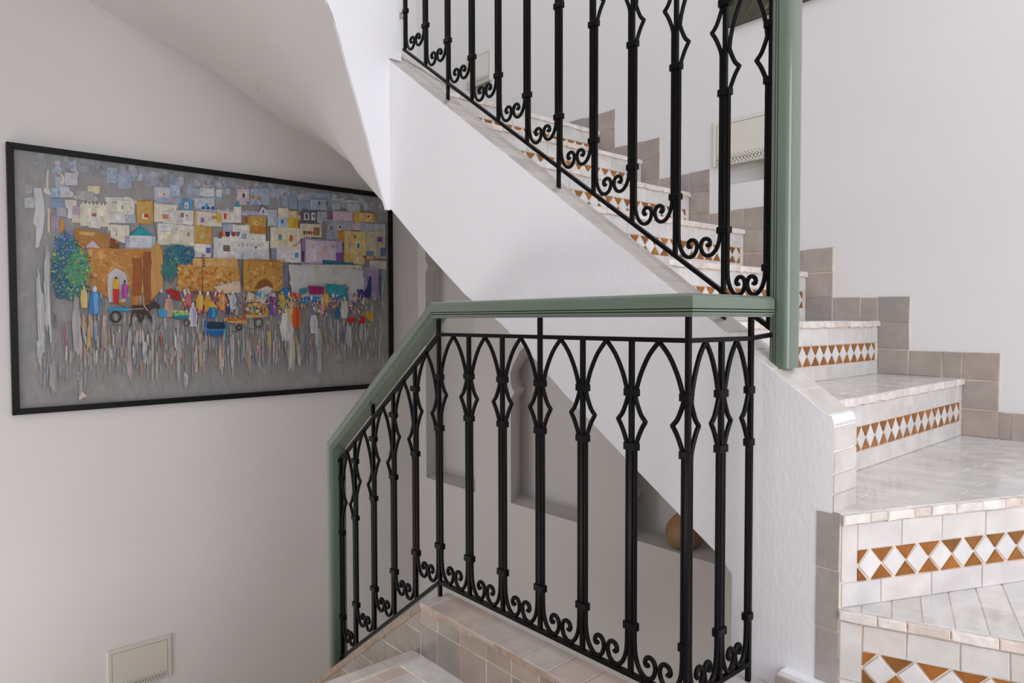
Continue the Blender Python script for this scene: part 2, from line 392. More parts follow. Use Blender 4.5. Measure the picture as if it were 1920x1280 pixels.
# low skirting block on the white wall
mb=MB()
mb.prism([(0.672,-1.03),(0.79,-1.03),(0.79,-0.832),(0.775,-0.812),(0.672,-0.812)][::-1],V(0,0,0),Y_,Z_,-X_,-XF,-1.508)
part(mb,'plaster_fillet',[M_white],strg,st)
mb=MB(); tile(mb,[(0,0.0),(0.116,0.0),(0.116,0.206),(0.004,0.206)],V(1.508,0.79,-1.03),-Y_,Z_,-X_,0.006,0,jit(TAUPE,0.02),0.002)
part(mb,'skirting_tile',[M_tile],strg,st)

# soffit: underside of this flight, the turn and the next flight
rows=[]
def lerp_rows(P,n):
    out=[]
    for i in range(len(P)-1):
        for k in range(n): out.append(tuple(P[i][c]+(P[i+1][c]-P[i][c])*k/n for c in range(3)))
    return out+[tuple(P[-1])]
def srow(*pts): rows.append(lerp_rows([tuple(c*S for c in p) for p in pts],6))
srow((1.391,2.3,.425),(1.408,2.335,.443),(1.9,2.34,.443),(2.69,2.36,.443))
srow((1.346,2.3,.56),(1.404,2.43,.515),(1.9,2.75,.56),(2.69,2.95,.60))
srow((1.301,2.3,.711),(1.400,2.54,.60),(1.85,3.1,.70),(2.69,3.6,.78))
srow((1.229,2.3,.928),(1.375,2.70,.78),(1.75,3.35,.85),(2.5,4.04,.93))
srow((1.190,2.3,1.05),(1.34,2.80,.95),(1.65,3.45,.99),(2.144,4.04,1.045))
srow((1.152,2.3,1.133),(1.27,2.85,1.08),(1.5,3.5,1.12),(1.78,4.04,1.164))
srow((1.06,2.3,1.27),(1.12,2.9,1.24),(1.25,3.5,1.29),(1.308,4.04,1.40))
srow((.85,2.3,1.42),(.87,2.9,1.42),(.92,3.5,1.44),(1.007,4.04,1.498))
srow((.55,2.3,1.58),(.58,2.9,1.57),(.65,3.5,1.57),(.73,4.04,1.598))
srow((-.3,2.3,2.1),(-.3,2.9,2.1),(-.3,3.5,2.1),(-.3,4.04,2.1))
srow((-1.6,2.3,2.9),(-1.6,2.9,2.9),(-1.6,3.5,2.9),(-1.6,4.04,2.9))
n=len(rows[0]); cols_=[lerp_rows([rows[i][j] for i in range(len(rows))],4) for j in range(n)]
for it in range(4):
    new=[list(c) for c in cols_]
    for j in range(1,n-1):
        for i in range(1,len(cols_[0])-1):
            if j==6 and i<=14: continue
            q=[cols_[j-1][i],cols_[j+1][i],cols_[j][i-1],cols_[j][i+1]]
            new[j][i]=tuple(0.5*cols_[j][i][c]+0.125*sum(p[c] for p in q) for c in range(3))
    cols_=new
vs=[];fs=[]; m_=len(cols_[0])
for j in range(n):
    for i in range(m_): vs.append(cols_[j][i])
for j in range(n-1):
    for i in range(m_-1): fs.append((j*m_+i,(j+1)*m_+i,(j+1)*m_+i+1,j*m_+i+1))
me=mesh('soffit',vs,fs,[M_wall],smooth=True); so=link('soffit',me,st); local(so,st)
# flat soffit under the straight flight
mb=MB()
for (a,b) in zip(low[:-1],low[1:]):
    mb.add([(XF+0.02,a[0],a[1]+.003),(XW,a[0],a[1]+.003),(XW,b[0],b[1]+.003),(XF+0.02,b[0],b[1]+.003)],[(0,1,2,3)])
part(mb,'soffit',[M_wall],st,st)
# bright side of the next flight, with the wall above it
C1=[(1.391,.420),(1.346,.56),(1.301,.711),(1.229,.928),(1.190,1.05),(1.152,1.133),(1.06,1.27),(.85,1.42),(.55,1.58),(-.3,2.1),(-1.6,2.9)]
C1=[(a*S,b*S) for a,b in catmull(C1,4)]
poly=[(XF,low[0][1]-0.025)]+[(XF,kz(YC)+0.006),(XU-0.003,kz(YC)+0.006),(XU-0.003,3.4),(-1.6*S,3.4)]+list(reversed(C1))
mb=MB(); mb.prism(poly[::-1],V(0,YC,0),X_,Z_,Y_,0.0,0.015)
part(mb,'upper_stringer',[M_white],st,st,label='bright white side wall of the turning flight above')

# ------------------------------------------------------------------ taupe stepped skirting on the right wall
sk=MB(); bk=MB()
def sk_tile(y0,y1,z0,z1,c=TAUPE,j=0.0015):
    # seen from inside: u = -Y
    tile(sk,rough_rect(-y1+.0017,z0+.0017,-y0-.0017,z1-.0017,j),V(XW,0,0),-Y_,Z_,-X_,0.008,0,jit(random.choice((c,c,(0.335,0.295,0.275),(0.40,0.33,0.285))),0.07,0.012),0.0018,0.01)
colw=0.117; sh=0.099
for k in range(0,8):
    z=ZA+k*RISE
    y_start=(YB+(k-1)*RUN-colw) if k>0 else -0.75
    y_end=(YB+k*RUN-colw) if k<7 else (YB+6*RUN+0.62)
    # column over the riser (drops to the row beneath)
    if k>0:
        yc0=YB+(k-1)*RUN-colw; yc1=yc0+colw
        zt=z+sh; zl=z-RISE
        hs=[zl, zl+(RISE+sh)/3*0.98, zl+(RISE+sh)/3*2.0, zt]
        for a,b in zip(hs[:-1],hs[1:]): sk_tile(yc0,yc1,a,b)
        ys=yc1
        bk.box((XW-0.004,yc0,zl-0.001),(XW+0.01,yc1,zt-0.004))
    else: ys=y_start
    # row along the tread
    y=ys; 
    ws=[]
    if k==0:
        while y<y_end-0.005:
            w_=random.choice((0.06,0.115,0.12)); ws.append(w_); y+=w_
    elif k==7: ws=[0.11]*6
    else:
        t=y_end-ys; a=random.choice((0.36,0.42,0.60)); ws=[t*a,t*(1-a)]
    y=ys
    for w_ in ws:
        y2=min(y+w_,y_end); sk_tile(y,y2,z,z+sh+random.uniform(-.003,.003)); y=y2
    bk.box((XW-0.004,ys,z-0.001),(XW+0.01,y_end,z+sh-0.005))
skb=bk.build('baseboard_right',[M_grout],kind=STR)
sk.build('skirting_tiles',[M_tile],skb)

# ------------------------------------------------------------------ tiled kerb around the landing opening
kb = empty('tiled_kerb','low kerb faced in taupe tiles with pale cap tiles under the lower railing','kerb',(XK0,1.2,LZ))
KR0,KR1=0.795,0.915     # right-hand return of the kerb
slp=0.729; YL=2.62
mb=MB()
pf=[(KR0,LZ-0.25),(YK+0.0,LZ-0.25),(YL,LZ-0.25-slp*(YL-YK)),(YL,KZ-0.006-slp*(YL-YK)),(YK,KZ-0.006),(KR0,KZ-0.006)]
mb.prism(pf,V(0,0,0),Y_,Z_,X_,XK0+0.004,XK1)
mb.box((XK1-0.01,KR0,LZ-0.25),(XF+0.001,KR1,KZ-0.006))
part(mb,'kerb_body',[M_white],kb,kb)
mb=MB(); y=KR0
while y<YK-0.01:
    w_=random.uniform(0.095,0.12); y2=min(y+w_,YK)
    if YK-y2<0.04: y2=YK
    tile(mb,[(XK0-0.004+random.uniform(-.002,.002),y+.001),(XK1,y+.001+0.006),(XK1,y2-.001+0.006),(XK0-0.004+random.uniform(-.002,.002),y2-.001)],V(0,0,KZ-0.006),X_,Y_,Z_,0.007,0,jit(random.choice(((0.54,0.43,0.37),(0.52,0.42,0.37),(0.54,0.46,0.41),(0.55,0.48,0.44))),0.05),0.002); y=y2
x=XK1
while x<XF-0.01:
    x2=min(x+0.11,XF)
    if XF-x2<0.05: x2=XF
    tile(mb,rough_rect(x+.001,KR0-0.003,x2-.001,KR1),V(0,0,KZ-0.006),X_,Y_,Z_,0.007,0,jit((0.62,0.57,0.54),0.05),0.002); x=x2
sl2=V(0,1,-slp).normalized(); nn2=V(0,slp,1).normalized()
x=0.0; LL=(YL-YK)/sl2.y
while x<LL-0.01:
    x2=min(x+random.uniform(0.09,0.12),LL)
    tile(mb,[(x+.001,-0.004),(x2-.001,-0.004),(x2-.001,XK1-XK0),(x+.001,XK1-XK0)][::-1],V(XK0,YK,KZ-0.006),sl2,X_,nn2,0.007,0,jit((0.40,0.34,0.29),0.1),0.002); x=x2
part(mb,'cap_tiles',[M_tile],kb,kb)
mb=MB()
y=KR0-0.003
while y<YK-0.005:
    y2=min(y+random.uniform(0.07,0.13),YK)
    mb.prism(rough_rect(-y2+.0004,KZ-0.019,-y-.0004,KZ-0.001,0.0016),V(XK0,0,0),-Y_,Z_,-X_,-0.003,0.0045,0,jit((0.50,0.38,0.30),0.12),0.0015,(0,random.uniform(-.03,.03))); y=y2
x=0.0
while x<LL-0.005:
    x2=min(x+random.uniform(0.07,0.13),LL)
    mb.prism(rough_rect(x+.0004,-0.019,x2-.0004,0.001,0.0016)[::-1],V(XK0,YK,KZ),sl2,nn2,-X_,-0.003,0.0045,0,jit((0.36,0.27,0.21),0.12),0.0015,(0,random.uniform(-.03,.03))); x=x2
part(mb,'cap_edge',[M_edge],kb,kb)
mb=MB()
reg_l=[(-YK,LZ),(-KR0,LZ),(-KR0,KZ-0.008),(-YK,KZ-0.008)]
y=KR0; FC=((0.40,0.325,0.275),(0.37,0.32,0.29),(0.43,0.35,0.30),(0.35,0.31,0.28))
while y<YK-0.005:
    w_=random.choice((0.105,0.11,0.12,0.085)); y2=min(y+w_,YK)
    if YK-y2<0.04: y2=YK
    tile(mb,rough_rect(-y2+.0015,LZ+0.001,-y-.0015,LZ+0.100,0.0015),V(XK0+0.004,0,0),-Y_,Z_,-X_,0.006,0,jit(random.choice(FC),0.08),0.0016,0.012)
    tile(mb,rough_rect(-y2+.0015+0.0,LZ+0.103,-y-.0015,KZ-0.012,0.0015),V(XK0+0.004,0,0),-Y_,Z_,-X_,0.006,0,jit(random.choice(FC),0.08),0.0016,0.012)
    y=y2
# sloping part
regn=[(-YL,LZ-0.5-slp*(YL-YK)),(-YK,LZ-0.30),(-YK,KZ-0.016),(-YL,KZ-0.016-slp*(YL-YK))]
for i in range(10):
    for j in range(12):
        a=-YK-0.103*(i+1); zz=KZ-0.02-0.103*(j+1)+0.03
        c=clip(rough_rect(a+.0015,zz+.0015,a+0.103-.0015,zz+0.103-.0015,0.0015),regn)
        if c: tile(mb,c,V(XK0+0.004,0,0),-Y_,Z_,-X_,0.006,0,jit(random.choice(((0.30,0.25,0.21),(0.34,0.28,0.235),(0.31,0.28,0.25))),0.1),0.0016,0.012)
part(mb,'face_tiles',[M_tile],kb,kb)
mb=MB(); 
mb.box((XK0-0.0005,KR0,LZ),(XK0+0.0045,YK,KZ-0.02))
mb.prism([(YK,KZ-0.007),(YK,LZ-0.25),(YL,LZ-0.25-slp*(YL-YK)),(YL,KZ-0.007-slp*(YL-YK))][::-1],V(0,0,0),Y_,Z_,X_,XK0-0.0005,XK0+0.005)
part(mb,'grout_bed',[M_grout],kb,kb)
# steps going down behind the landing edge
ds = empty('staircase','tiled flight going down from the landing towards the painting','staircase',(0.4,2.2,LZ-0.4))
for k in range(1,8):
    z=LZ-k*0.2; y=1.79+(k-1)*0.2745
    mb=MB(); mb.box((-0.35,y+0.002,z-0.25),(XK0-0.0,y+0.2745+(0.02 if k<7 else 0.66),z)); s=part(mb,'step',[M_grout],ds,ds)
    mb=MB(); field(mb,[(-0.35,y),(XK0,y),(XK0,y+0.2745+(0 if k<7 else 0.66)),(-0.35,y+0.2745+(0 if k<7 else 0.66))],V(0,0,z),X_,Y_,Z_,0.0,0.09,0.19,0.003,LC,0.005,0.08); mb.build('tread_tiles',[M_tile],s)

# ------------------------------------------------------------------ wrought iron railings
RB, RC = 0.0110, 0.0120
def rod_path(h, kz, az, dz=0.0):
    g=h/0.0758
    def A(a): return RB+(a-0.0115)*g if a>0.0115 else a
    J=[(0.0515,0.0405),(0.0455,0.0375),(0.0415,0.0445),(0.0455,0.0545),(0.0560,0.0585),(0.0665,0.0520),(0.0703,0.0370),(0.0650,0.0190),(0.0525,0.0085),(0.037,0.0105),(0.023,0.0255),(0.0142,0.050),(RB,0.082)]
    zs=1.0 if dz==0.0 else 0.9
    lo=[(A(a),z*zs+dz) for a,z in J]+[(RB,0.12)]
    lo=catmull(lo,3)
    mid1=catmull([(RB,kz-0.085),(RB,kz-0.068),(RB+0.003,kz-0.052),(RB+0.0125,kz-0.028),(RB+0.0205,kz-0.0125),(RB+0.029,kz)],3)
    z0=kz+0.055; d=az-z0
    arch=[(0.0,0.0),(0.05,.16),(0.24,.44),(0.58,.76),(1,1)]
    mid2=catmull([(RB+0.029,kz),(RB+0.0165,kz+0.0135),(RB+0.0065,kz+0.035),(RC-0.0005,kz+0.052)]+[(RC+(h-RC)*a,z0+d*b) for a,b in arch],3)
    return lo+mid1[1:]+mid2[1:]
_cache={}
def rod_mesh(h,kz,az,sg,shift):
    key=('rod',round(h,4),kz,az,sg,round(shift,4))
    if key not in _cache:
        mb=MB(); sweep(mb,[(sg*a,0,z+shift) for a,z in rod_path(h,kz,az,0.0 if abs(kz-0.5915)<1e-6 else -0.015)],circ(0.0056,10),up=Y_)
        _cache[key]=mesh('curved_rod',mb.v,mb.f,[M_iron],smooth=True)
    return _cache[key]
def bar_mesh(z0,z1,a=0.0058):
    key=('bar',round(z0,4),round(z1,4))
    if key not in _cache:
        mb=MB(); c=0.0012
        pr=[(-a,-a+c),(-a+c,-a),(a-c,-a),(a,-a+c),(a,a-c),(a-c,a),(-a+c,a),(-a,a-c)]
        mb.prism(pr,V(0,0,0),X_,Y_,Z_,z0,z1); _cache[key]=mesh('baluster',mb.v,mb.f,[M_iron])
    return _cache[key]
def collar_mesh(L,T=0.0095):
    key=('col',L)
    if key not in _cache:
        mb=MB(); c=0.003; a=L/2
        pr=[(-a,-T+c),(-a+c,-T),(a-c,-T),(a,-T+c),(a,T-c),(a-c,T),(-a+c,T),(-a,T-c)]
        mb.prism(pr,V(0,0,0),X_,Y_,Z_,-0.0085,0.0085,0,(.5,)*3,0.0012); _cache[key]=mesh('collar',mb.v,mb.f,[M_iron])
    return _cache[key]
def baluster(root, pos, ang, rods, collars, z0, z1, cl=None):
    # rods: list of (sign, half bay, kink z, apex z, shift)
    o=link('baluster',bar_mesh(z0,z1),root); o.location=Vector(pos)-Vector(root.location); o.rotation_euler=(0,0,ang)
    for (sg,h,kz_,az,sh) in rods: link('curved_rod',rod_mesh(h,kz_,az,sg,sh),o)
    for zc in collars:
        two=len({r[0] for r in rods})==2
        c=link('collar',collar_mesh(0.038 if two else 0.027),o); c.location=(0 if two else rods[0][0]*0.0055,0,zc)
    return o
def bar_between(mb,p,q,w=0.012,h=0.011,ext=0.0):
    p,q=Vector(p),Vector(q); t=(q-p).normalized(); s=t.cross(Z_).normalized(); u=s.cross(t).normalized()
    p=p-t*ext;q=q+t*ext; pr=[(-w/2,-h/2),(w/2,-h/2),(w/2,h/2),(-w/2,h/2)]
    sweep(mb,[p,q],pr,fixed=(s,u))
# handrail profile (half widths by height)
hp=[(0.026,0.0),(0.026,0.005),(0.030,0.0055),(0.030,0.0095),(0.0268,0.0098),(0.0268,0.0118),(0.0308,0.0121),(0.0308,0.0158),(0.0275,0.0161),(0.0275,0.0180),(0.031,0.0183),(0.031,0.034),(0.0306,0.0385),(0.0292,0.0425),(0.027,0.0455),(0.024,0.0478),(0.020,0.0492),(0.012,0.0499),(0.0,0.0502)]
HPROF=hp+[(-a,b) for a,b in reversed(hp[:-1])]
GRO={4,5,8,9}
def handrail(name,segs,root,label=None):
    # segs: [(point list, side vectors, up vectors)] mitred
    P=[Vector(p) for p in segs['pts']]; sd=segs['side']; up=segs['up']; mb=MB(); k=len(HPROF)
    T=[(P[i+1]-P[i]).normalized() for i in range(len(P)-1)]
    for i in range(len(P)-1):
        rings=[]
        for e,Pe in ((0,P[i]),(1,P[i+1])):
            j=i-1 if e==0 else i+1
            nrm=T[i] if not (0<=j<len(T)) else (T[i]+T[j]).normalized()
            ring=[]
            for a,b in HPROF:
                q=Pe+sd[i]*a+up[i]*b; tt=(Pe-q).dot(nrm)/T[i].dot(nrm); ring.append(q+T[i]*tt)
            rings.append(ring)
        fs=[];n0=len(mb.v)
        mb.v+=rings[0]+rings[1]
        for j in range(k):
            j2=(j+1)%k; mb.f.append((n0+j,n0+j2,n0+k+j2,n0+k+j))
            jj=j if j<len(hp)-1 else k-1-j-1+0
            mb.m.append(1 if (j in (4,8) or (k-2-j) in (4,8)) else 0); mb.c.append((.5,)*3)
        if i==0: mb.f.append(tuple(n0+j for j in reversed(range(k)))); mb.m.append(0); mb.c.append((.5,)*3)
        if i==len(P)-2: mb.f.append(tuple(n0+k+j for j in range(k))); mb.m.append(0); mb.c.append((.5,)*3)
    bm=bmesh.new(); me=mesh(name,mb.v,mb.f,[M_green,M_groove],mb.m); bm.from_mesh(me); bmesh.ops.recalc_face_normals(bm,faces=bm.faces); bm.to_mesh(me); bm.free()
    for p_ in me.polygons: p_.use_smooth=True
    me.set_sharp_from_angle(angle=math.radians(26))
    o=link(name,me,root); local(o,root)
    if label: o['label']=label
    return o

# --- lower railing: level stretch, right-hand return, and the slope down
SPC=0.1517; Y0=1.764; ZR=-0.8213; HB=0.777
lr=empty('stair_railing','black wrought iron railing with pointed arches and dull green handrail standing on the tiled kerb','railing',(XG,1.3,KZ))
SD=0.1348; DD=SD*0.738; Hl=(Y0-0.8539)
for i in range(7):
    y=Y0-i*SPC; rods=[]; cols=[0.115,0.532,0.656]
    if i<6: rods.append((1,SPC/2,0.5915,0.773,0.0))
    if i>0: rods.append((-1,SPC/2,0.5915,0.773,0.0))
    if i==0: rods.append((-1,SD/2,0.528,0.717,0.0)); cols=[0.115,0.486,0.645]
    z0=-0.048 if i in (0,6) else 0.0; z1=0.832 if i in (0,3,6) else HB
    b=baluster(lr,(XG,y,ZR),math.radians(-90),rods,cols,z0,z1)
    if i==6:
        r=link('curved_rod',rod_mesh(0.063,0.5915,0.773,1,0.0),b); r.rotation_euler=(0,0,math.radians(90))
for i,x in ((1,1.378),(2,1.504)):
    rods=[(-1,0.063,0.5915,0.773,0.0)]
    if i==1: rods.append((1,0.063,0.5915,0.773,0.0))
    baluster(lr,(x,0.854,ZR),0.0,rods,[0.115,0.532,0.656],-0.048 if i==2 else 0.0,0.832 if i==2 else HB)
ymax=2.414
for i in range(1,6):
    y=Y0+i*SD if i<5 else ymax-0.002; zz=ZR-0.738*(y-Y0)
    rods=[(-1,(SD if i<4 else ymax-0.002-(Y0+4*SD))/2,0.528,0.717,0.0),(1,(SD if i<5 else ymax-0.002-(Y0+4*SD))/2,0.528,0.717,DD if i<5 else 0.738*(y-Y0-4*SD))]
    if i==5: rods=rods[1:]
    baluster(lr,(XG,y,zz),math.radians(-90),rods,[0.159,0.486,0.698],0.0,0.835 if i==3 else 0.772)
mb=MB(); bar_between(mb,(XG,Y0,ZR),(XG,0.854,ZR),ext=0.005); bar_between(mb,(XG,0.854,ZR),(1.504,0.854,ZR)); bar_between(mb,(XG,Y0,ZR),(XG,ymax+0.012,ZR-0.738*(ymax+0.012-Y0)))
part(mb,'bottom_rail',[M_iron],lr,lr)
ZBt=ZR+HB
mb=MB(); bar_between(mb,(XG,Y0,ZBt),(XG,0.854,ZBt),w=0.014,h=0.0105,ext=0.005); bar_between(mb,(XG,0.854,ZBt),(1.504,0.854,ZBt),w=0.014,h=0.0105); bar_between(mb,(1.50,0.854,ZBt),(1.572,0.838,ZBt+0.008),w=0.012,h=0.0105)
bar_between(mb,(XG,Y0,ZBt-0.004),(XG,ymax+0.012,ZBt-0.004-0.743*(ymax+0.012-Y0)),w=0.014,h=0.0105)
part(mb,'top_rail',[M_iron],lr,lr)
zend=0.006-0.7469*(2.427-1.757)
tsl=(V(0,1.757-2.427,0.006-zend)).normalized(); upsl=V(0,-tsl.z,tsl.y); upsl=-upsl if upsl.z<0 else upsl
handrail('handrail',dict(pts=[(XG,2.427,KZ-slp*(2.43-YK)-0.012),(XG,2.427,zend),(XG,1.757,0.006),(XG,0.854,0.006),(1.555,0.854,0.006)],
    side=[-X_,-X_,-X_,-Y_],up=[Y_,upsl,Z_,Z_]),lr,'dull green moulded handrail turning down into a post')

# --- upper railing
ur=empty('stair_railing','tall black wrought iron railing with a green newel post climbing along the upper stair','railing',(XU,0.82,-0.11))
su=0.1374*S; Yu=2.2767*S; zu=1.0292*S; mm=0.7019; HU=0.812
def rz(y): return zu-mm*(Yu-y)
yb=[Yu-i*su for i in range(11)]+[0.787*S]
for i,y in enumerate(yb):
    z=rz(y); rods=[]
    if i<11:
        h=(yb[i]-yb[i+1])/2; rods.append((1,h,0.567,0.755 if i<10 else 0.762,0.0))
    if i>0:
        h=(yb[i-1]-yb[i])/2; rods.append((-1,h,0.567,0.755 if i<11 else 0.762,mm*(yb[i-1]-yb[i])))
    cols=[0.160,0.511,0.738]
    if i==11: cols=[0.145,0.600,0.735]
    baluster(ur,(XU,y,z),math.radians(-90),rods,cols,-0.105 if i in (2,6,10) else 0.0,HU)
mb=MB(); bar_between(mb,(XU,Yu+0.01,rz(Yu+0.01)),(XU,0.842,rz(0.842))); part(mb,'bottom_rail',[M_iron],ur,ur)
mb=MB(); bar_between(mb,(XU,Yu+0.01,rz(Yu+0.01)+HU),(XU,0.842,rz(0.842)+HU),w=0.014); part(mb,'top_rail',[M_iron],ur,ur)
zt=rz(0.842)+HU+0.05; zu2=rz(Yu+0.02)+HU+0.05
t2=V(0,Yu+0.02-0.842,zu2-zt).normalized(); up2=V(0,-t2.z,t2.y)
handrail('newel_post',dict(pts=[(XU,0.842,kz(0.82)-0.004),(XU,0.842,zt),(XU,Yu+0.02,zu2)],side=[X_,X_],up=[-Y_,up2]),ur,'green newel post with fluted edge rising into the upper handrail')
mb=MB(); mb.box((XU-0.012,YC-0.012,rz(YC)+0.12),(XU-0.004,YC-0.001,rz(YC)+0.14)); sweep(mb,[(XU-0.008,YC-0.012,rz(YC)+0.128),(XU-0.008,YC-0.02,rz(YC)+0.112)],circ(0.004,6),up=X_)
part(mb,'wall_hook',[M_metalw],ur,ur)

# ------------------------------------------------------------------ step lights set in the walls
def step_light(label, cx, zt_, zb_, w_, wall, recess_z):
    # cover plate with a perforated lower strip over a shallow recess
    if wall=='right': o=V(XW,cx,0); u=-Y_; n=-X_
    else: o=V(cx,YP,0); u=X_; n=-Y_
    t=empty('step_light',label,'wall light',tuple(o+Z_*(zt_+zb_)/2),group='cream step lights on the walls')
    h=w_/2; sh=0.055
    mb=MB(); mb.prism(rect(-h,zb_,h,zt_),o,u,Z_,n,-0.002,0.012,0,(.5,)*3,0.003); part(mb,'cover',[M_cover],t,t)
    mb=MB()
    for r in (rect(-h+.022,zt_-.024,h-.022,zt_-.0225),rect(h-.0235,zb_,h-.022,zt_-.024),rect(-h+.022,zb_,-h+.0235,zt_-.024)): mb.prism(r,o,u,Z_,n,0.0118,0.0125)
    part(mb,'panel_joint',[M_hole],t,t)
    mb=MB(); st2=random.getstate(); random.seed(3)
    x=-h+0.028
    while x<h-0.028:
        for (dx,dz,rr) in ((0,.046,.0024),(.008,.037,.003),(.0,.030,.0034),(.010,.024,.0042),(-.004,.018,.003),(.005,.012,.0036),(.0,.005,.0022)):
            a=random.uniform(0,3); 
            pts=[(x+dx+rr*math.cos(a+q*math.pi/2)*(1.5 if q%2 else .7),zb_+dz+rr*math.sin(a+q*math.pi/2)*(1.5 if q%2 else .7)) for q in range(4)]
            mb.prism(pts,o,u,Z_,n,0.0115,0.0126)
        x+=0.0175
    random.setstate(st2)
    part(mb,'perforated_strip',[M_hole],t,t)
    mb=MB(); mb.prism(rect(-h+.03,zb_-.02,h-.03,zb_+.03),o,u,Z_,n,-0.055,-0.045); part(mb,'recess_back',[M_cover],t,t)
    return t
step_light('cream step light cover on the right wall just left of the green newel post',1.71,0.935,0.722,0.30,'right',0.63)
step_light('cream step light high on the right wall over the far upper steps, the farthest one',3.645,1.775,1.565,0.275,'right',1.5)
step_light('cream step light at the bottom left below the big painting',0.989,-1.856,-2.105,0.335,'back',-2.2)

# ------------------------------------------------------------------ canvas over the stair, right wall
t=empty('framed_canvas','dark olive abstract canvas hung high on the right wall above the stairs','painting',(XW,1.4,1.8))
mb=MB(); y0,y1,z0,z1=0.75,1.775,1.352,2.45
fr=0.006
for r in ((y0,z0,y1,z0+fr),(y0,z1-fr,y1,z1),(y0,z0,y0+fr,z1),(y1-fr,z0,y1,z1)): mb.box((XW-0.022,r[0],r[1]),(XW,r[2],r[3]))
part(mb,'frame',[M_wood],t,t)
mb=MB(); mb.box((XW-0.020,y0+fr,z0+fr),(XW-0.002,y1-fr,z1-fr),0,(0.045,0.045,0.022))
rs=random.Random(5)
for i in range(260):
    yy=rs.uniform(y0+.06,y1-.06); zz=rs.uniform(z0+.04,z1-.06); l=rs.uniform(.05,.22); a=rs.uniform(0.6,1.3); wd=rs.uniform(.006,.03)
    c=rs.choice(((0.05,0.045,0.02),(0.085,0.08,0.03),(0.13,0.12,0.05),(0.035,0.028,0.015),(0.20,0.18,0.09),(0.06,0.05,0.02)))
    P_=[(-yy-l/2*math.cos(a)+wd*math.sin(a)/2*s2*1.0+ (l*math.cos(a) if e else 0),zz-l/2*math.sin(a)-wd*math.cos(a)/2*s2+(l*math.sin(a) if e else 0)) for e,s2 in ((0,1),(1,1),(1,-1),(0,-1))]
    P_=clip(P_,rect(-y1+fr,z0+fr,-y0-fr,z1-fr)) or clip(P_[::-1],rect(-y1+fr,z0+fr,-y0-fr,z1-fr))
    if P_: mb.prism(P_,V(XW-0.02,0,0),-Y_,Z_,-X_,-0.001,0.0005+i*1e-5,0,c)
part(mb,'canvas',[M_oliv],t,t)

# ------------------------------------------------------------------ clay vase in the niche
def lathe(name,prof_,loc,m,seg=40,**kw):
    vs=[];fs=[]
    for r,z in prof_:
        for i in range(seg): a=2*math.pi*i/seg; vs.append((r*math.cos(a),r*math.sin(a),z))
    for j in range(len(prof_)-1):
        for i in range(seg): fs.append((j*seg+i,j*seg+(i+1)%seg,(j+1)*seg+(i+1)%seg,(j+1)*seg+i))
    fs.append(tuple(reversed(range(seg)))); fs.append(tuple((len(prof_)-1)*seg+i for i in range(seg)))
    me=mesh(name,vs,fs,[m],smooth=True); o=link(name,me); o.location=loc
    for k_,v_ in kw.items(): o[k_]=v_
    return o
vp=catmull([(0.045,0.0),(0.066,0.008),(0.088,0.036),(0.094,0.072),(0.084,0.115),(0.055,0.155),(0.028,0.185),(0.020,0.215),(0.024,0.235),(0.028,0.243),(0.022,0.243),(0.016,0.22)],4)
lathe('clay_vase',vp,(3.022,2.085,-1.178),M_clay,label='round brown clay vase resting in the wall niche behind the lower railing',category='vase')
# small round sensor on the sloping ceiling
lathe('ceiling_sensor',[(0.012,0.0),(0.012,0.006),(0.008,0.010)],(1.39*S*1.0,3.55*S,1.18*S),M_cover,16,label='tiny round stud on the sloping ceiling above the painting',category='stud')

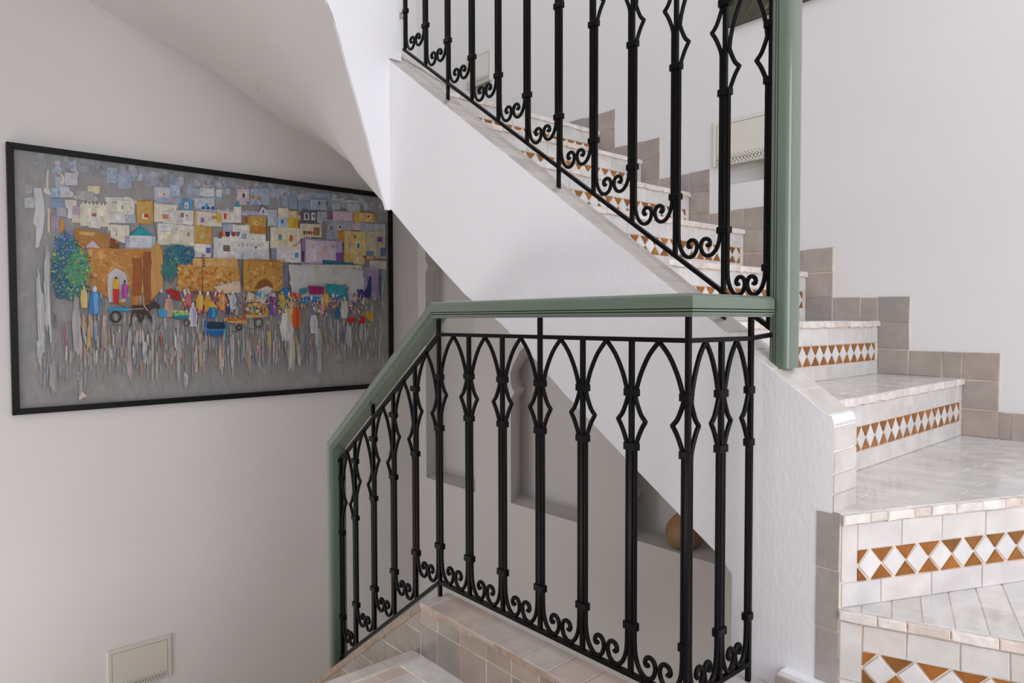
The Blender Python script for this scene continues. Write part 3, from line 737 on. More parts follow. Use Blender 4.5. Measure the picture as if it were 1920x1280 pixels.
PAINT = """
d|838181 7a787b 858382 7b7d7d 817d7b|0,1324 2201,-155|260|60|60
d|76787e 868a92 8e94a0 7e8894 848088 6f7176|83,1252 2098,1325|140|28|34
d|8b96a8 74869c a89fb0 9aa8bc 8a8896 a0a4b4 7c8ea4 9890a4|175,1228 2174,1300|150|26|26
d|8b96a8 9aa8bc a89fb0 a4a8b8 d8d4d0 b0a8b4 8a98b0 c8c0b8|141,1114 2173,1132|170|30|24
p|8c98aa|176,1216 240,1221 238,1135 175,1130
p|b4acb8|222,1241 281,1246 280,1184 221,1179
p|dcc090|324,1186 385,1190 384,1150 323,1145
p|8e8c90|269,1154 356,1159 356,1110 268,1103
p|8898ae|421,1300 467,1304 465,1214 419,1210
p|8494b0|472,1269 542,1275 541,1197 471,1191
p|aaa2b6|656,1220 750,1227 749,1154 655,1147
p|8094b0|738,1244 802,1249 800,1154 736,1149
p|8890a8|827,1235 920,1241 919,1173 826,1166
p|7f92a8|926,1233 1036,1241 1035,1185 926,1177
p|c8ccd8|1002,1249 1036,1252 1036,1209 1001,1207
p|b8a8b8|1125,1269 1200,1274 1199,1195 1124,1189
p|8094b4|1215,1285 1335,1294 1334,1207 1214,1198
p|7a90a8|1412,1261 1506,1268 1506,1193 1411,1186
p|7e90a4|1555,1263 1654,1269 1653,1193 1554,1186
p|8090a8|1621,1301 1756,1311 1755,1218 1620,1208
p|98a4b4|1756,1286 1860,1293 1860,1230 1755,1222
p|a0acb8|1878,1284 1968,1290 1967,1226 1877,1219
p|e0d8b0|697,1199 718,1201 717,1167 696,1165
p|70401c|704,1190 712,1191 711,1177 704,1176
p|b07050|1212,1241 1232,1244 1232,1223 1211,1221
p|b07050|1250,1234 1271,1236 1271,1216 1250,1213
p|604038|1156,1243 1174,1245 1173,1219 1156,1217
p|b8bcc4|82,1143 116,1147 128,1055 124,957 101,835 83,833 90,943 74,963 87,1040
p|a0a4a8|43,1089 88,1095 83,1040 42,1036
p|888a8c|45,1159 80,1159 70,1114 48,1111
p|c8b8a4|141,1248 149,1244 145,1139 137,1138
p|d0b090|140,1046 152,1036 149,904 139,947
p|d4c8a4|190,1248 215,1225 221,1198 210,1172 200,1182 211,1208
p|c87820|195,991 211,992 210,925 194,924
p|907c90|155,1003 192,1007 191,924 153,921
p|8094b0|158,1157 205,1160 204,1106 157,1102
p|b4bccc|200,1163 243,1165 242,1116 199,1113
p|6c80a0|157,1097 223,1100 222,1051 156,1047
p|8e8c98|179,1053 226,1052 226,1006 178,1006
p|d0c0b4|222,1099 270,1100 270,1056 222,1054
p|c0c0c8|231,1066 279,1069 278,1002 230,999
p|a08ca4|251,1068 289,1070 288,1020 250,1018
p|d8ccb0|289,1084 426,1089 424,971 287,965
p|d8ccb0|295,1082 304,1099 313,1082
p|d8ccb0|314,1082 323,1100 331,1083
p|d8ccb0|332,1083 342,1101 350,1084
p|d8ccb0|351,1084 361,1102 369,1084
p|d8ccb0|370,1085 380,1103 388,1085
p|d8ccb0|389,1086 399,1104 407,1086
p|d8ccb0|409,1087 418,1105 427,1087
l|6a5440|309,1089 315,1097|4
l|6a5440|328,1090 334,1098|4
l|6a5440|346,1091 353,1099|4
l|6a5440|365,1091 372,1099|4
l|6a5440|384,1092 391,1100|4
l|6a5440|404,1093 410,1101|4
p|dcd4c4|328,1031 382,1034 381,960 326,958
p|c8b898|250,1018 288,1022 288,982 249,979
p|7c5838|342,1038 363,1039 363,1021 341,1020
p|d8ccb4|426,1052 471,1054 470,997 425,995
p|c8bcb0|420,1105 469,1108 469,1058 419,1055
p|d8ccb0|465,1126 553,1129 551,1048 464,1044
p|d8d0c0|501,1109 553,1112 552,1050 500,1047
p|6c5850|488,1100 493,1101 493,1077 487,1077
p|d8d4d4|419,1044 505,1048 504,998 418,994
p|98a0b4|505,1048 556,1050 555,1004 504,1002
p|b0803c|565,1137 650,1142 648,1006 562,1002
p|c08c44|572,1130 643,1134 642,1080 571,1075
l|5a3418|569,1129 579,1137|5
l|5a3418|583,1131 593,1139|5
l|5a3418|598,1133 607,1140|5
l|5a3418|612,1134 622,1142|5
l|5a3418|626,1136 636,1144|5
p|ece0d8|592,1064 632,1060 622,1031 589,1033
p|a82c1c|599,1062 628,1062 627,1039 598,1039
p|d8ccb0|653,1126 776,1131 774,1031 651,1025
p|cfc8c8|701,1088 868,1096 866,1023 700,1014
p|a86c44|698,1071 729,1072 729,1043 698,1041
p|d8d0c8|776,1101 868,1106 867,1080 775,1074
p|745450|797,1085 815,1086 815,1062 796,1060
p|3c3030|752,1106 758,1107 757,1098 751,1098
p|3c3030|829,1080 835,1080 835,1068 829,1068
p|4c80ac|802,1169 861,1172 860,1108 801,1104
p|dce0e8|818,1149 838,1151 838,1116 817,1114
p|4c3c28|825,1140 832,1141 832,1121 825,1120
p|b4b4cc|664,1216 740,1222 739,1165 663,1158
p|e8dc94|703,1197 720,1199 719,1178 702,1176
p|6c3c18|706,1191 713,1192 713,1179 706,1178
p|8494b4|663,1158 802,1169 802,1144 662,1132
p|b08080|752,1166 771,1168 770,1146 751,1144
p|8ca0b8|743,1247 798,1252 797,1183 742,1178
p|b4bcc4|906,1246 991,1254 991,1205 906,1197
p|aab4c8|874,1182 991,1192 990,1137 873,1128
p|1c4484|917,1138 934,1140 934,1123 917,1121
p|1c4484|944,1141 961,1142 961,1126 944,1124
p|1c4484|970,1143 988,1145 987,1129 970,1127
p|2c84c0|937,1156 953,1158 952,1136 936,1134
p|d8ccb0|418,984 522,987 521,891 416,887
p|d4c8b0|427,979 509,982 507,911 425,908
p|4a3c30|424,954 428,954 428,924 423,923
p|4a3c30|459,952 463,952 463,926 458,926
l|6a5040|425,916 475,891 525,869|8
p|98a8c0|503,930 659,938 658,863 502,855
p|c4ccd8|526,934 640,940 639,870 525,864
p|8c84a0|501,929 524,931 523,895 500,893
p|187c88|522,935 579,990 652,940
l|0c4c60|524,936 579,989|9
l|104c5c|579,1008 579,985|5
l|6c7484|573,914 575,911|4
l|6c7484|580,915 583,912|4
l|6c7484|588,915 591,912|4
l|6c7484|595,916 598,913|4
l|6c7484|573,903 575,900|4
l|6c7484|580,903 583,900|4
l|6c7484|588,904 590,901|4
l|6c7484|595,904 598,901|4
l|6c7484|572,891 575,888|4
l|6c7484|580,892 583,889|4
l|6c7484|587,892 590,889|4
l|6c7484|595,893 598,890|4
p|d8ccb0|670,1011 872,1018 870,896 668,890
p|c8ccd4|673,1006 759,1009 759,973 672,969
p|e0c894|721,955 746,955 745,921 720,920
p|8a5c40|831,977 842,978 842,953 830,952
p|6c5040|744,988 749,989 749,981 744,980
p|6c5040|769,988 774,988 774,980 769,980
p|6c5040|794,987 799,988 799,980 794,979
l|a0a098|651,1020 749,1016 866,1015|8
l|5c4438|652,1146 651,1010 669,916|4
p|c89c5c|873,1106 891,1108 888,921 870,920
p|d8ccb0|888,1102 989,1107 988,1030 887,1025
p|7c549c|908,1068 930,1069 930,1039 907,1038
p|d0803c|973,1088 991,1090 991,1068 973,1066
p|b0803c|879,1022 972,1025 970,913 878,910
p|b88848|887,1014 934,1016 934,978 886,976
p|ecdcc8|910,970 926,971 926,952 910,950
p|1c1414|915,966 921,967 921,956 915,955
p|dcd4cc|865,909 965,913 964,836 863,832
p|54489c|937,892 962,892 961,859 936,858
p|d8ccb4|929,1103 1031,1107 1030,1025 928,1020
p|d09c44|999,1104 1031,1105 1031,1056 998,1054
p|c07034|974,1088 1004,1089 1004,1067 974,1065
p|d8d0c4|1032,1118 1109,1123 1108,1056 1031,1051
p|b43c1c|1042,1108 1060,1110 1059,1073 1042,1072
p|e4dcd4|1103,1157 1150,1162 1149,1059 1101,1055
p|2c7c90|1109,1156 1127,1187 1148,1159
p|c0b0bc|1128,1267 1202,1274 1201,1197 1127,1190
p|b8a4b4|1138,1214 1184,1219 1183,1174 1138,1169
p|d8c8cc|1122,1221 1145,1224 1145,1204 1121,1201
p|3c3030|1159,1242 1173,1244 1172,1218 1158,1217
p|8898b8|1208,1280 1331,1292 1330,1188 1206,1176
p|b06038|1213,1237 1235,1240 1235,1221 1213,1218
p|b06038|1255,1233 1274,1236 1274,1215 1254,1213
p|a098b0|1183,1134 1264,1139 1263,1116 1182,1111
p|d4ccd8|1257,1124 1283,1179 1316,1159 1316,1121
p|484050|1257,1138 1283,1189 1317,1158 1314,1153 1283,1177 1259,1134
p|3c3038|1284,1153 1292,1153 1292,1134 1284,1133
p|b0803c|1162,1103 1306,1111 1304,996 1161,989
p|c08838|1205,1101 1287,1107 1286,1055 1204,1050
p|a86828|1216,1045 1298,1050 1297,1004 1215,999
p|8a4c2c|1165,1100 1191,1103 1190,1060 1164,1058
p|e8dcc4|1234,1072 1254,1074 1253,1057 1233,1055
p|1c1414|1239,1069 1248,1070 1248,1060 1239,1060
p|e0dcdc|1091,1045 1199,1051 1198,989 1090,983
l|5c4c48|1113,1042 1125,1054|5
l|5c4c48|1130,1043 1142,1056|5
l|5c4c48|1147,1045 1159,1057|5
l|5c4c48|1164,1046 1176,1059|5
p|8494a8|1039,1046 1094,1050 1093,993 1038,990
p|e0dcd8|1030,990 1303,1000 1303,951 1029,939
p|e4e0dc|1192,988 1200,1000 1208,988
p|e4e0dc|1207,988 1215,1001 1223,988
p|e4e0dc|1222,988 1230,1001 1238,988
p|e4e0dc|1237,988 1246,1001 1254,988
p|e4e0dc|1252,988 1261,1001 1269,988
p|e4e0dc|1268,988 1276,1001 1284,988
p|e4e0dc|1283,989 1291,1001 1300,988
p|84342c|1014,995 1040,995 1038,971 1024,962 1015,970
p|c07830|1034,997 1061,997 1058,972 1045,964 1035,972
p|241c4c|1052,998 1079,998 1076,974 1063,965 1053,973
p|90243c|1086,1001 1112,1001 1110,976 1096,968 1086,976
p|605868|1113,1003 1140,1003 1138,978 1124,970 1114,978
p|7c8cac|1149,994 1181,996 1180,962 1149,959
p|c4c8d4|980,955 1007,957 1006,831 979,830
p|e0dcd8|999,951 1324,959 1322,837 997,831
p|d8c4b8|1191,939 1285,942 1284,920 1191,916
p|c0c8d8|1134,901 1314,906 1313,841 1133,836
p|4c3828|1038,914 1077,917 1077,880 1038,878
p|c8b8a0|1042,911 1045,911 1045,908 1042,907
p|c8b8a0|1050,911 1054,912 1054,908 1050,908
p|c8b8a0|1059,912 1063,912 1063,909 1059,909
p|c8b8a0|1068,913 1071,913 1071,909 1068,909
p|c8b8a0|1042,903 1045,903 1045,900 1042,900
p|c8b8a0|1050,904 1054,904 1054,900 1050,900
p|c8b8a0|1059,904 1063,904 1062,901 1059,901
p|c8b8a0|1068,905 1071,905 1071,902 1068,901
p|c8b8a0|1041,895 1045,895 1045,892 1041,892
p|c8b8a0|1050,896 1054,896 1054,892 1050,892
p|c8b8a0|1059,896 1062,896 1062,893 1059,893
p|c8b8a0|1068,897 1071,897 1071,894 1068,893
p|c8b8a0|1041,887 1045,887 1045,884 1041,884
p|c8b8a0|1050,888 1053,888 1053,885 1050,884
p|c8b8a0|1059,888 1062,889 1062,885 1059,885
p|c8b8a0|1068,889 1071,889 1071,886 1068,886
l|4c4040|1132,929 1133,913|5
l|4c4040|1154,931 1156,914|5
l|4c4040|1181,933 1183,916|5
p|2c2828|1232,919 1246,917 1237,899
p|a4b4c8|1317,1159 1377,1163 1376,1058 1316,1054
p|d8ccb0|1384,1176 1454,1182 1453,1121 1383,1116
p|9cb0cc|1380,1112 1447,1117 1446,1052 1379,1047
p|2c6ca4|1402,1103 1421,1104 1420,1081 1402,1079
p|d8a83c|1448,1166 1517,1171 1515,1051 1446,1047
p|c88c24|1481,1116 1519,1118 1518,1055 1481,1053
p|d87820|1497,1111 1510,1113 1509,1070 1497,1069
p|ccb488|1454,1164 1507,1167 1507,1123 1453,1119
p|504c50|1536,1175 1612,1181 1611,1090 1535,1085
p|aca8ac|1561,1160 1590,1163 1589,1120 1560,1117
p|28282c|1569,1155 1580,1156 1579,1125 1569,1124
p|74869c|1464,1257 1515,1263 1514,1179 1463,1174
p|6c8098|1521,1234 1613,1244 1612,1177 1520,1168
p|d8ccb0|1331,1049 1537,1057 1536,921 1329,914
p|dcc4a0|1382,1042 1506,1046 1504,940 1381,935
p|d8c44c|1381,1009 1412,1012 1411,967 1381,965
p|44789c|1385,1007 1408,1008 1408,973 1385,971
p|b03c20|1460,1007 1478,1008 1477,972 1460,971
l|6c4830|1479,935 1537,979|9
l|6c4830|1495,932 1543,974|6
p|747c94|1337,916 1374,918 1373,837 1336,835
p|d8d4dc|1374,917 1536,922 1535,833 1373,828
p|e8e8ec|1485,900 1532,903 1532,858 1484,855
p|3c78a8|1491,896 1518,898 1517,863 1491,862
p|d8ccb0|1531,1084 1611,1089 1610,998 1530,994
l|5c3c28|1307,1059 1309,960|9
l|4c3424|1328,1049 1326,849|6
p|4c4a50|1544,1184 1652,1190 1650,1094 1542,1088
p|b8b8bc|1558,1162 1595,1166 1595,1119 1558,1116
p|d8c8b0|1610,1167 1639,1170 1638,1120 1609,1118
p|1c1818|1617,1156 1634,1158 1625,1131
p|2c2c38|1571,1156 1586,1157 1586,1127 1570,1126
p|8c9cb0|1606,1257 1725,1266 1724,1196 1605,1187
p|44485c|1660,1251 1677,1253 1677,1227 1660,1225
p|54586c|1715,1254 1731,1256 1731,1229 1715,1228
p|a4acb8|1764,1304 1797,1308 1796,1272 1764,1269
p|8898ac|1757,1256 1822,1263 1822,1209 1757,1203
p|98a8b8|1872,1257 1977,1265 1976,1211 1871,1202
p|b4bcc4|1859,1279 1916,1286 1916,1272 1859,1266
p|8898a8|1651,1180 1724,1187 1724,1122 1651,1116
p|c8b898|1536,1091 1685,1098 1684,1009 1535,1001
p|6c5c48|1628,1073 1669,1075 1669,1022 1628,1020
p|3c2828|1553,1046 1567,1045 1564,1020 1555,1021
p|4c3834|1569,1046 1584,1046 1580,1021 1572,1023
p|2c2828|1586,1046 1601,1046 1597,1022 1588,1024
p|8c2420|1603,1047 1617,1046 1613,1024 1605,1025
p|a43020|1619,1047 1634,1046 1630,1025 1622,1027
p|c86820|1636,1047 1651,1046 1647,1026 1638,1028
p|887894|1757,1200 1922,1209 1921,1135 1756,1125
p|b8a0b4|1769,1192 1915,1200 1914,1141 1769,1132
p|c09088|1789,1182 1812,1184 1811,1163 1789,1161
p|6c3c74|1750,1190 1764,1191 1764,1138 1749,1137
p|c08c3c|1922,1207 1966,1212 1965,1138 1921,1134
p|d0a460|1962,1205 2084,1212 2083,1148 1962,1141
p|a87838|2070,1204 2095,1206 2094,1153 2069,1151
p|3c2414|2031,1191 2049,1192 2039,1173
l|5c4430|1963,1210 2088,1210|5
p|8890a4|1724,1128 1881,1135 1880,1071 1723,1063
p|e0dcd8|1804,1103 1829,1105 1828,1072 1804,1070
p|1c1c24|1811,1099 1824,1100 1824,1080 1811,1079
p|6c5850|1743,1091 1768,1094 1768,1064 1742,1062
p|7c8ca0|1717,1062 1807,1068 1807,1008 1716,1003
p|a898a8|1881,1131 2017,1138 2016,1084 1880,1076
p|8e98a8|1975,1133 2173,1142 2172,1076 1975,1066
p|a86c2c|1804,1070 1853,1073 1853,988 1803,986
p|c8a468|1850,1068 2016,1074 2015,909 1848,905
p|b89458|1838,910 1960,913 1959,853 1838,850
p|74542c|1839,916 1848,917 1848,844 1838,844
p|6c4c20|1926,1046 1938,1047 1938,1023 1925,1022
p|dcd4c4|1941,996 1957,1012 1974,998 1972,958 1943,956
p|1c4c7c|1947,990 1966,991 1966,961 1946,960
p|9c9070|1879,991 1898,993 1898,959 1879,958
p|c0a060|1912,884 1953,923 2004,889 2000,843 1918,842
p|c4ccd4|1942,889 1961,890 1960,853 1942,852
p|a89c80|2020,1082 2176,1089 2174,908 2018,903
p|988c78|2093,1057 2176,1063 2174,899 2092,894
p|4c3874|2107,1045 2150,1049 2150,1014 2107,1011
p|44507c|2132,972 2175,975 2174,912 2131,909
p|c07c4c|2018,906 2078,909 2077,884 2018,881
p|4c6c94|2015,939 2078,943 2078,912 2015,909
p|b8a8a0|2042,873 2178,876 2177,820 2042,817
p|9c84ac|1550,997 1833,1002 1831,832 1548,829
p|b8a4bc|1566,986 1787,990 1785,850 1564,847
p|c8bccc|1572,981 1646,984 1644,844 1570,841
p|bc98a8|1658,952 1722,955 1721,884 1657,881
p|64387c|1786,913 1832,916 1831,849 1785,847
p|3c2060|1540,909 1559,910 1558,841 1539,840
p|7c5c98|1541,990 1563,992 1562,911 1540,909
l|4c3868|1553,1000 1826,994|5
l|3c3440|1611,955 1612,937|4
l|3c3440|1622,955 1623,938|4
l|3c3440|1754,964 1755,947|4
l|3c3440|1772,966 1773,948|4
p|184c64|1688,862 1918,848 1921,814 1685,830
l|287c94|1701,854 1714,837|5
l|287c94|1724,853 1737,836|5
l|287c94|1748,852 1760,835|5
l|287c94|1771,851 1784,834|5
l|287c94|1794,850 1807,833|5
l|287c94|1818,849 1831,831|5
l|287c94|1842,848 1855,830|5
l|287c94|1866,846 1879,829|5
l|287c94|1890,845 1903,828|5
p|b8b0a4|1533,825 1986,840 1984,599 1530,596
p|c4bca8|1607,826 1838,831 1837,730 1606,726
p|aca894|1798,806 1972,814 1970,611 1796,607
p|b4b8bc|1533,816 1607,819 1606,755 1532,753
p|c0a884|1811,770 1945,776 1943,665 1809,662
p|28201c|1639,772 1661,776 1659,758 1651,746
l|3c3830|1776,796 1777,781|4
l|282020|1960,816 1961,727|6
p|201818|1945,808 1956,809 1956,799 1945,798
p|201818|1945,787 1956,787 1956,777 1945,777
p|201818|1944,765 1955,766 1955,756 1944,756
p|847898|1979,826 2113,833 2110,607 1977,605
p|74688c|2028,804 2098,807 2097,657 2026,655
p|1c2460|2041,767 2057,762 2054,656 1970,611 1938,638 2012,673
l|1c5474|2125,777 2128,607|12
p|708090|2141,809 2173,811 2173,722 2140,721
p|96602c|258,957 421,931 425,856 304,837 261,868
p|b88c50|277,936 356,932 345,914 277,920
p|b8a8b8|305,848 340,890 379,853
p|6c3414|426,911 468,882 468,853 425,862
p|a8682c|268,846 430,853 632,863 644,857 626,534 494,533 391,590 314,639
d|b07434 9c6028 c08444 bc7838 8c5424 c49458|290,835 603,621|120|16|22
p|84441c|534,804 582,807 579,594 531,593
p|744020|589,847 632,850 627,554 584,554
p|b87c40|632,863 667,909 694,854 690,637 627,568
p|c0b8bc|409,616 414,707 451,750 497,721 508,671 504,559 413,558
l|c89c64|404,694 428,746 457,763 498,743 514,685|7
d|a86828 b87830 c08c40 94501c bc7c3c c89850|769,790 1134,635|150|18|20
p|b47838|775,777 1129,794 1126,634 772,625
d|a86828 c48838 94501c bc7c3c b4501c c89850|775,777 1126,642|120|18|16
p|c08850|854,822 1122,838 1121,785 853,772
p|ac7434|1154,832 1430,825 1435,658 1373,641 1151,635
d|a46c2c b88038 8c5420 c4944c 905c2c|1165,818 1428,657|110|12|14
p|a86c30|1195,842 1209,843 1209,822 1194,821
p|a86c30|1224,842 1239,843 1239,822 1224,821
p|a86c30|1254,842 1269,843 1268,822 1253,821
p|a86c30|1284,842 1299,843 1298,822 1283,821
p|a86c30|1314,842 1329,843 1329,822 1314,822
p|a86c30|1344,843 1360,844 1360,823 1344,822
p|a86c30|1375,843 1391,844 1390,823 1375,822
p|a86c30|1406,843 1422,844 1422,823 1406,822
l|c09050|1199,636 1229,696 1282,735 1335,722 1365,656|9
p|6c4420|1221,652 1252,704 1297,721 1335,692 1342,663
p|c8c0b8|1228,619 1259,653 1304,672 1339,655 1341,610 1250,593
p|b4b4bc|1445,818 1991,805 1999,657 1906,557 1467,613
d|b4b8bc c0bcb4 aca8a8 c4b89c b8b0a0|1453,811 1908,671|60|24|24
p|5c6074|1406,823 1445,825 1443,612 1403,611
p|2a5a58|320,728 304,658 275,594 231,560 196,584 174,644 153,721 165,799 201,847 236,865 270,859 300,807
p|24466c|243,687 238,631 219,593 196,568 170,577 160,629 151,684 154,745 176,790 200,799 221,797 246,742
p|3c7c54|323,741 309,685 294,661 265,646 236,641 223,686 207,736 225,786 241,816 268,838 293,821 314,789
p|30547c|252,864 243,834 228,809 211,801 191,803 178,832 174,858 184,885 194,909 213,921 231,915 245,889
p|235c70|847,843 845,813 804,784 771,783 736,786 709,802 705,834 716,867 735,893 773,898 815,894 832,876
p|1c4870|869,844 859,819 843,802 821,801 799,805 783,816 781,839 780,860 799,881 822,883 847,887 866,870
p|2c6868|765,749 765,719 749,693 726,690 705,692 693,714 688,745 689,775 711,792 728,801 750,797 758,778
f|1c5c50 24746c 388c50 5c9c48 1c4474 18345c 84a850 2c6c84 40803c a0b868 68384c|142,893 340,563|760|9|9
f|24586c 345c94 7c90bc 1c4468 4c84a0|164,931 262,789|160|8|8
f|1c5474 18406c 2c7484 487c58 88a048 1c6c94 3c5c50|688,901 860,781|330|8|8
f|1c5c60 2c746c 4c7c50 345c74|680,813 767,680|180|8|8
l|4c3424|731,668 704,732|4
l|4c3424|735,668 761,728|4
l|201814|911,854 908,601|4
l|201814|1148,868 1143,664|3
p|201814|917,847 923,847 923,839 916,839
p|201814|916,832 923,832 923,823 916,823
p|201814|916,816 923,816 923,808 916,808
p|201814|916,801 923,801 923,793 916,792
p|201814|916,785 922,785 922,777 916,777
s|989494 a8a098 8c8488 a09ca0 847c80|270,625 2166,391|200|10|50
s|848082 969092 a09c9c b0a8a0 7c7e88 9090a0 a08c80 a87850 7088a0|77,448 2164,137|330|8|75
t|b4bcc0 b4bcc0 9a9494|117,940 139,423|7|0|0
t|a4aeb8 a4aeb8 9a9494|82,681 102,239|7|0|0
t|c8c4c0 c8c4c0 9a9494|96,620 113,325|7|0|0
t|a8b8c4 a8b8c4 9a9494|76,363 104,251|7|0|0
t|5c2c20 5c2c20 9a9494|159,510 165,386|7|0|0
t|84485c 84485c 9a9494|193,436 208,297|7|0|0
t|a89c98 a89c98 9a9494|236,561 274,257|7|0|0
t|c4bcc4 c4bcc4 9a9494|253,410 278,244|7|0|0
t|c88048 c88048 9a9494|284,486 296,346|7|0|0
t|d8a850 d8a850 9a9494|304,422 318,307|7|0|0
t|c87c50 c87c50 9a9494|313,486 335,358|7|0|0
t|4c80b4 4c80b4 9a9494|337,460 353,345|7|0|0
t|b47c4c b47c4c 9a9494|378,499 397,279|7|0|0
t|3c6490 3c6490 9a9494|397,421 404,331|7|0|0
t|c8902c c8902c 9a9494|443,382 460,303|7|0|0
t|6c2c5c 6c2c5c 9a9494|474,397 483,279|7|0|0
t|b898ac b898ac 9a9494|497,355 517,129|7|0|0
t|c8c4c0 c8c4c0 9a9494|575,367 599,218|7|0|0
t|b08468 b08468 9a9494|545,407 571,327|7|0|0
t|b0683c b0683c 9a9494|560,220 576,139|7|0|0
t|b4a89c b4a89c 9a9494|621,379 635,136|7|0|0
t|b8a484 b8a484 9a9494|641,271 655,107|7|0|0
t|4c3430 4c3430 9a9494|669,433 685,297|7|0|0
t|b0582c b0582c 9a9494|725,309 744,185|7|0|0
t|a8a098 a8a098 9a9494|756,405 777,72|7|0|0
t|c0c4cc c0c4cc 9a9494|791,155 816,70|7|0|0
t|c49ca4 c49ca4 9a9494|853,320 874,137|7|0|0
t|c8882c c8882c 9a9494|883,376 898,178|7|0|0
t|d0c8c0 d0c8c0 9a9494|901,347 915,220|7|0|0
t|4c84b0 4c84b0 9a9494|961,346 973,260|7|0|0
t|c0a48c c0a48c 9a9494|995,317 1023,143|7|0|0
t|b4b8c4 b4b8c4 9a9494|1066,373 1091,140|7|0|0
t|7c3c20 7c3c20 9a9494|1086,300 1089,96|7|0|0
t|c87850 c87850 9a9494|1158,328 1191,164|7|0|0
t|b08c7c b08c7c 9a9494|1173,342 1187,106|7|0|0
t|c89c9c c89c9c 9a9494|1229,311 1250,132|7|0|0
t|a8341c a8341c 9a9494|1290,430 1301,355|7|0|0
t|b49c54 b49c54 9a9494|1296,370 1321,189|7|0|0
t|54749c 54749c 9a9494|1262,370 1272,161|7|0|0
t|b48cb0 b48cb0 9a9494|1338,324 1364,172|7|0|0
t|c8c4bc c8c4bc 9a9494|1429,414 1464,137|7|0|0
t|bcae88 bcae88 9a9494|1451,413 1479,105|7|0|0
t|a86c34 a86c34 9a9494|1487,367 1509,258|7|0|0
t|c0bcc0 c0bcc0 9a9494|1498,290 1519,150|7|0|0
t|b8a8a0 b8a8a0 9a9494|1619,444 1660,238|7|0|0
t|9ca0b0 9ca0b0 9a9494|1635,333 1666,95|7|0|0
t|6c9cb4 6c9cb4 9a9494|1781,443 1800,282|7|0|0
t|3c3c5c 3c3c5c 9a9494|1812,427 1825,298|7|0|0
t|a09c98 a09c98 9a9494|1851,427 1885,263|7|0|0
t|4c88b8 4c88b8 9a9494|1842,394 1859,280|7|0|0
t|b8b0a0 b8b0a0 9a9494|1987,409 2005,310|7|0|0
t|7c98ac 7c98ac 9a9494|1950,426 1982,310|7|0|0
t|5c5468 5c5468 9a9494|2093,743 2109,476|7|0|0
t|3c6c84 3c6c84 9a9494|2131,761 2148,560|7|0|0
t|8c8884 8c8884 9a9494|261,156 277,40|7|0|0
t|84827e 84827e 9a9494|130,238 158,49|7|0|0
p|c8b4a0|260,46 273,69 299,43 278,39 263,25
p|b8a890|257,176 263,176 262,162 258,164
p|b8a890|256,150 262,149 261,135 257,138
p|b8a890|268,99 275,98 273,84 269,87
p|8c1820|696,630 734,641 779,619 788,571 752,573
p|2c88c8|1221,615 1258,635 1311,594 1288,576
p|1c5c8c|1388,656 1443,666 1443,597 1395,588
p|c8a890|972,659 1127,700 1133,627 1006,617
p|c0a488|1177,636 1295,579 1161,562
p|1c7480|1698,700 1836,693 1874,581 1705,618
l|3c949c|1714,665 1853,629|4
l|104c5c|1706,634 1862,597|4
l|2c848c|1706,681 1845,669|3
p|7c1850|1577,680 1689,681 1683,630 1580,627
p|2c6c78|1512,660 1572,671 1564,633 1518,626
p|1c6cb0|1514,575 1563,612 1663,609 1621,561 1546,555
l|58a4d8|1547,591 1638,597|3
p|b02c1c|1448,635 1531,626 1501,586 1454,597
l|d8c8b8|1459,631 1482,590|3
l|d8c8b8|1491,625 1511,590|3
p|1c285c|1934,636 2036,674 2051,642 1970,607
l|1c2440|2018,757 2025,525|4
l|342c48|1961,615 2016,558|3
k|b4442c c87830 9c2c3c c8a060 d8ccc0 7c2c54 a86c58 c05c60 3c3c5c|792,633 1103,489|150|9|22
k|c8a060 b03c24 2c4c84 d8ccc4 6c3c74 c07830 a8687c e0d8cc 34608c|1281,638 2016,509|150|9|24
p|c8a458|282,618 305,619 312,579 305,524 279,524 274,572
p|d8b870|290,615 305,609 303,536 292,524
p|c8b084|287,635 294,645 301,635 299,618 288,618
p|2c64a8|327,611 359,612 369,559 360,486 322,486 316,550
p|4c8cd0|338,606 359,599 357,502 341,486
p|e0dcd8|334,633 344,646 353,634 350,611 336,611
p|b8201c|436,666 457,666 463,617 457,549 432,549 428,609
p|a81818|443,661 457,654 455,564 444,549
p|3c3028|437,687 447,699 456,687 453,666 440,666
p|d89020|433,682 459,685 461,630 435,630
p|7c2c7c|480,660 501,661 507,626 501,579 477,578 473,620
p|a43c94|487,657 501,653 499,589 489,579
p|342420|484,675 491,684 497,676 495,661 486,660
p|5c6070|499,588 515,588 519,562 515,526 497,526 494,558
p|5c6070|504,586 514,582 514,534 506,526
p|c08c3c|502,599 507,605 512,599 510,588 503,588
p|54586c|668,615 687,616 692,585 687,542 665,541 661,579
p|54586c|674,613 687,608 686,551 676,542
p|e0d8d0|671,629 678,636 684,629 682,616 673,615
p|b08474|703,580 731,581 739,535 731,474 699,474 693,528
p|a07868|712,576 730,570 729,487 715,474
p|a47c6c|708,599 717,610 726,600 723,580 711,580
p|c8c4d8|834,532 864,533 874,484 865,418 830,418 823,477
p|9c94bc|844,528 864,521 863,433 847,418
p|d4d0e0|840,553 850,565 859,553 856,532 842,532
p|d09838|878,609 903,609 910,570 903,516 875,516 869,564
p|d09838|886,606 902,600 901,528 889,516
p|e0d4c8|883,626 891,635 898,626 896,609 885,609
p|c8505c|822,608 839,609 844,581 840,544 820,543 816,577
p|c8505c|828,606 839,602 838,552 830,543
p|e0d0b8|825,620 831,627 836,620 835,609 827,608
p|c87c30|923,604 946,605 954,568 947,517 920,516 914,561
p|c87c30|931,601 946,596 945,528 933,516
p|ece4dc|927,620 935,630 942,621 940,605 929,605
p|d06838|1007,612 1033,612 1041,572 1033,517 1004,517 998,566
p|e08850|1016,608 1033,603 1031,529 1018,517
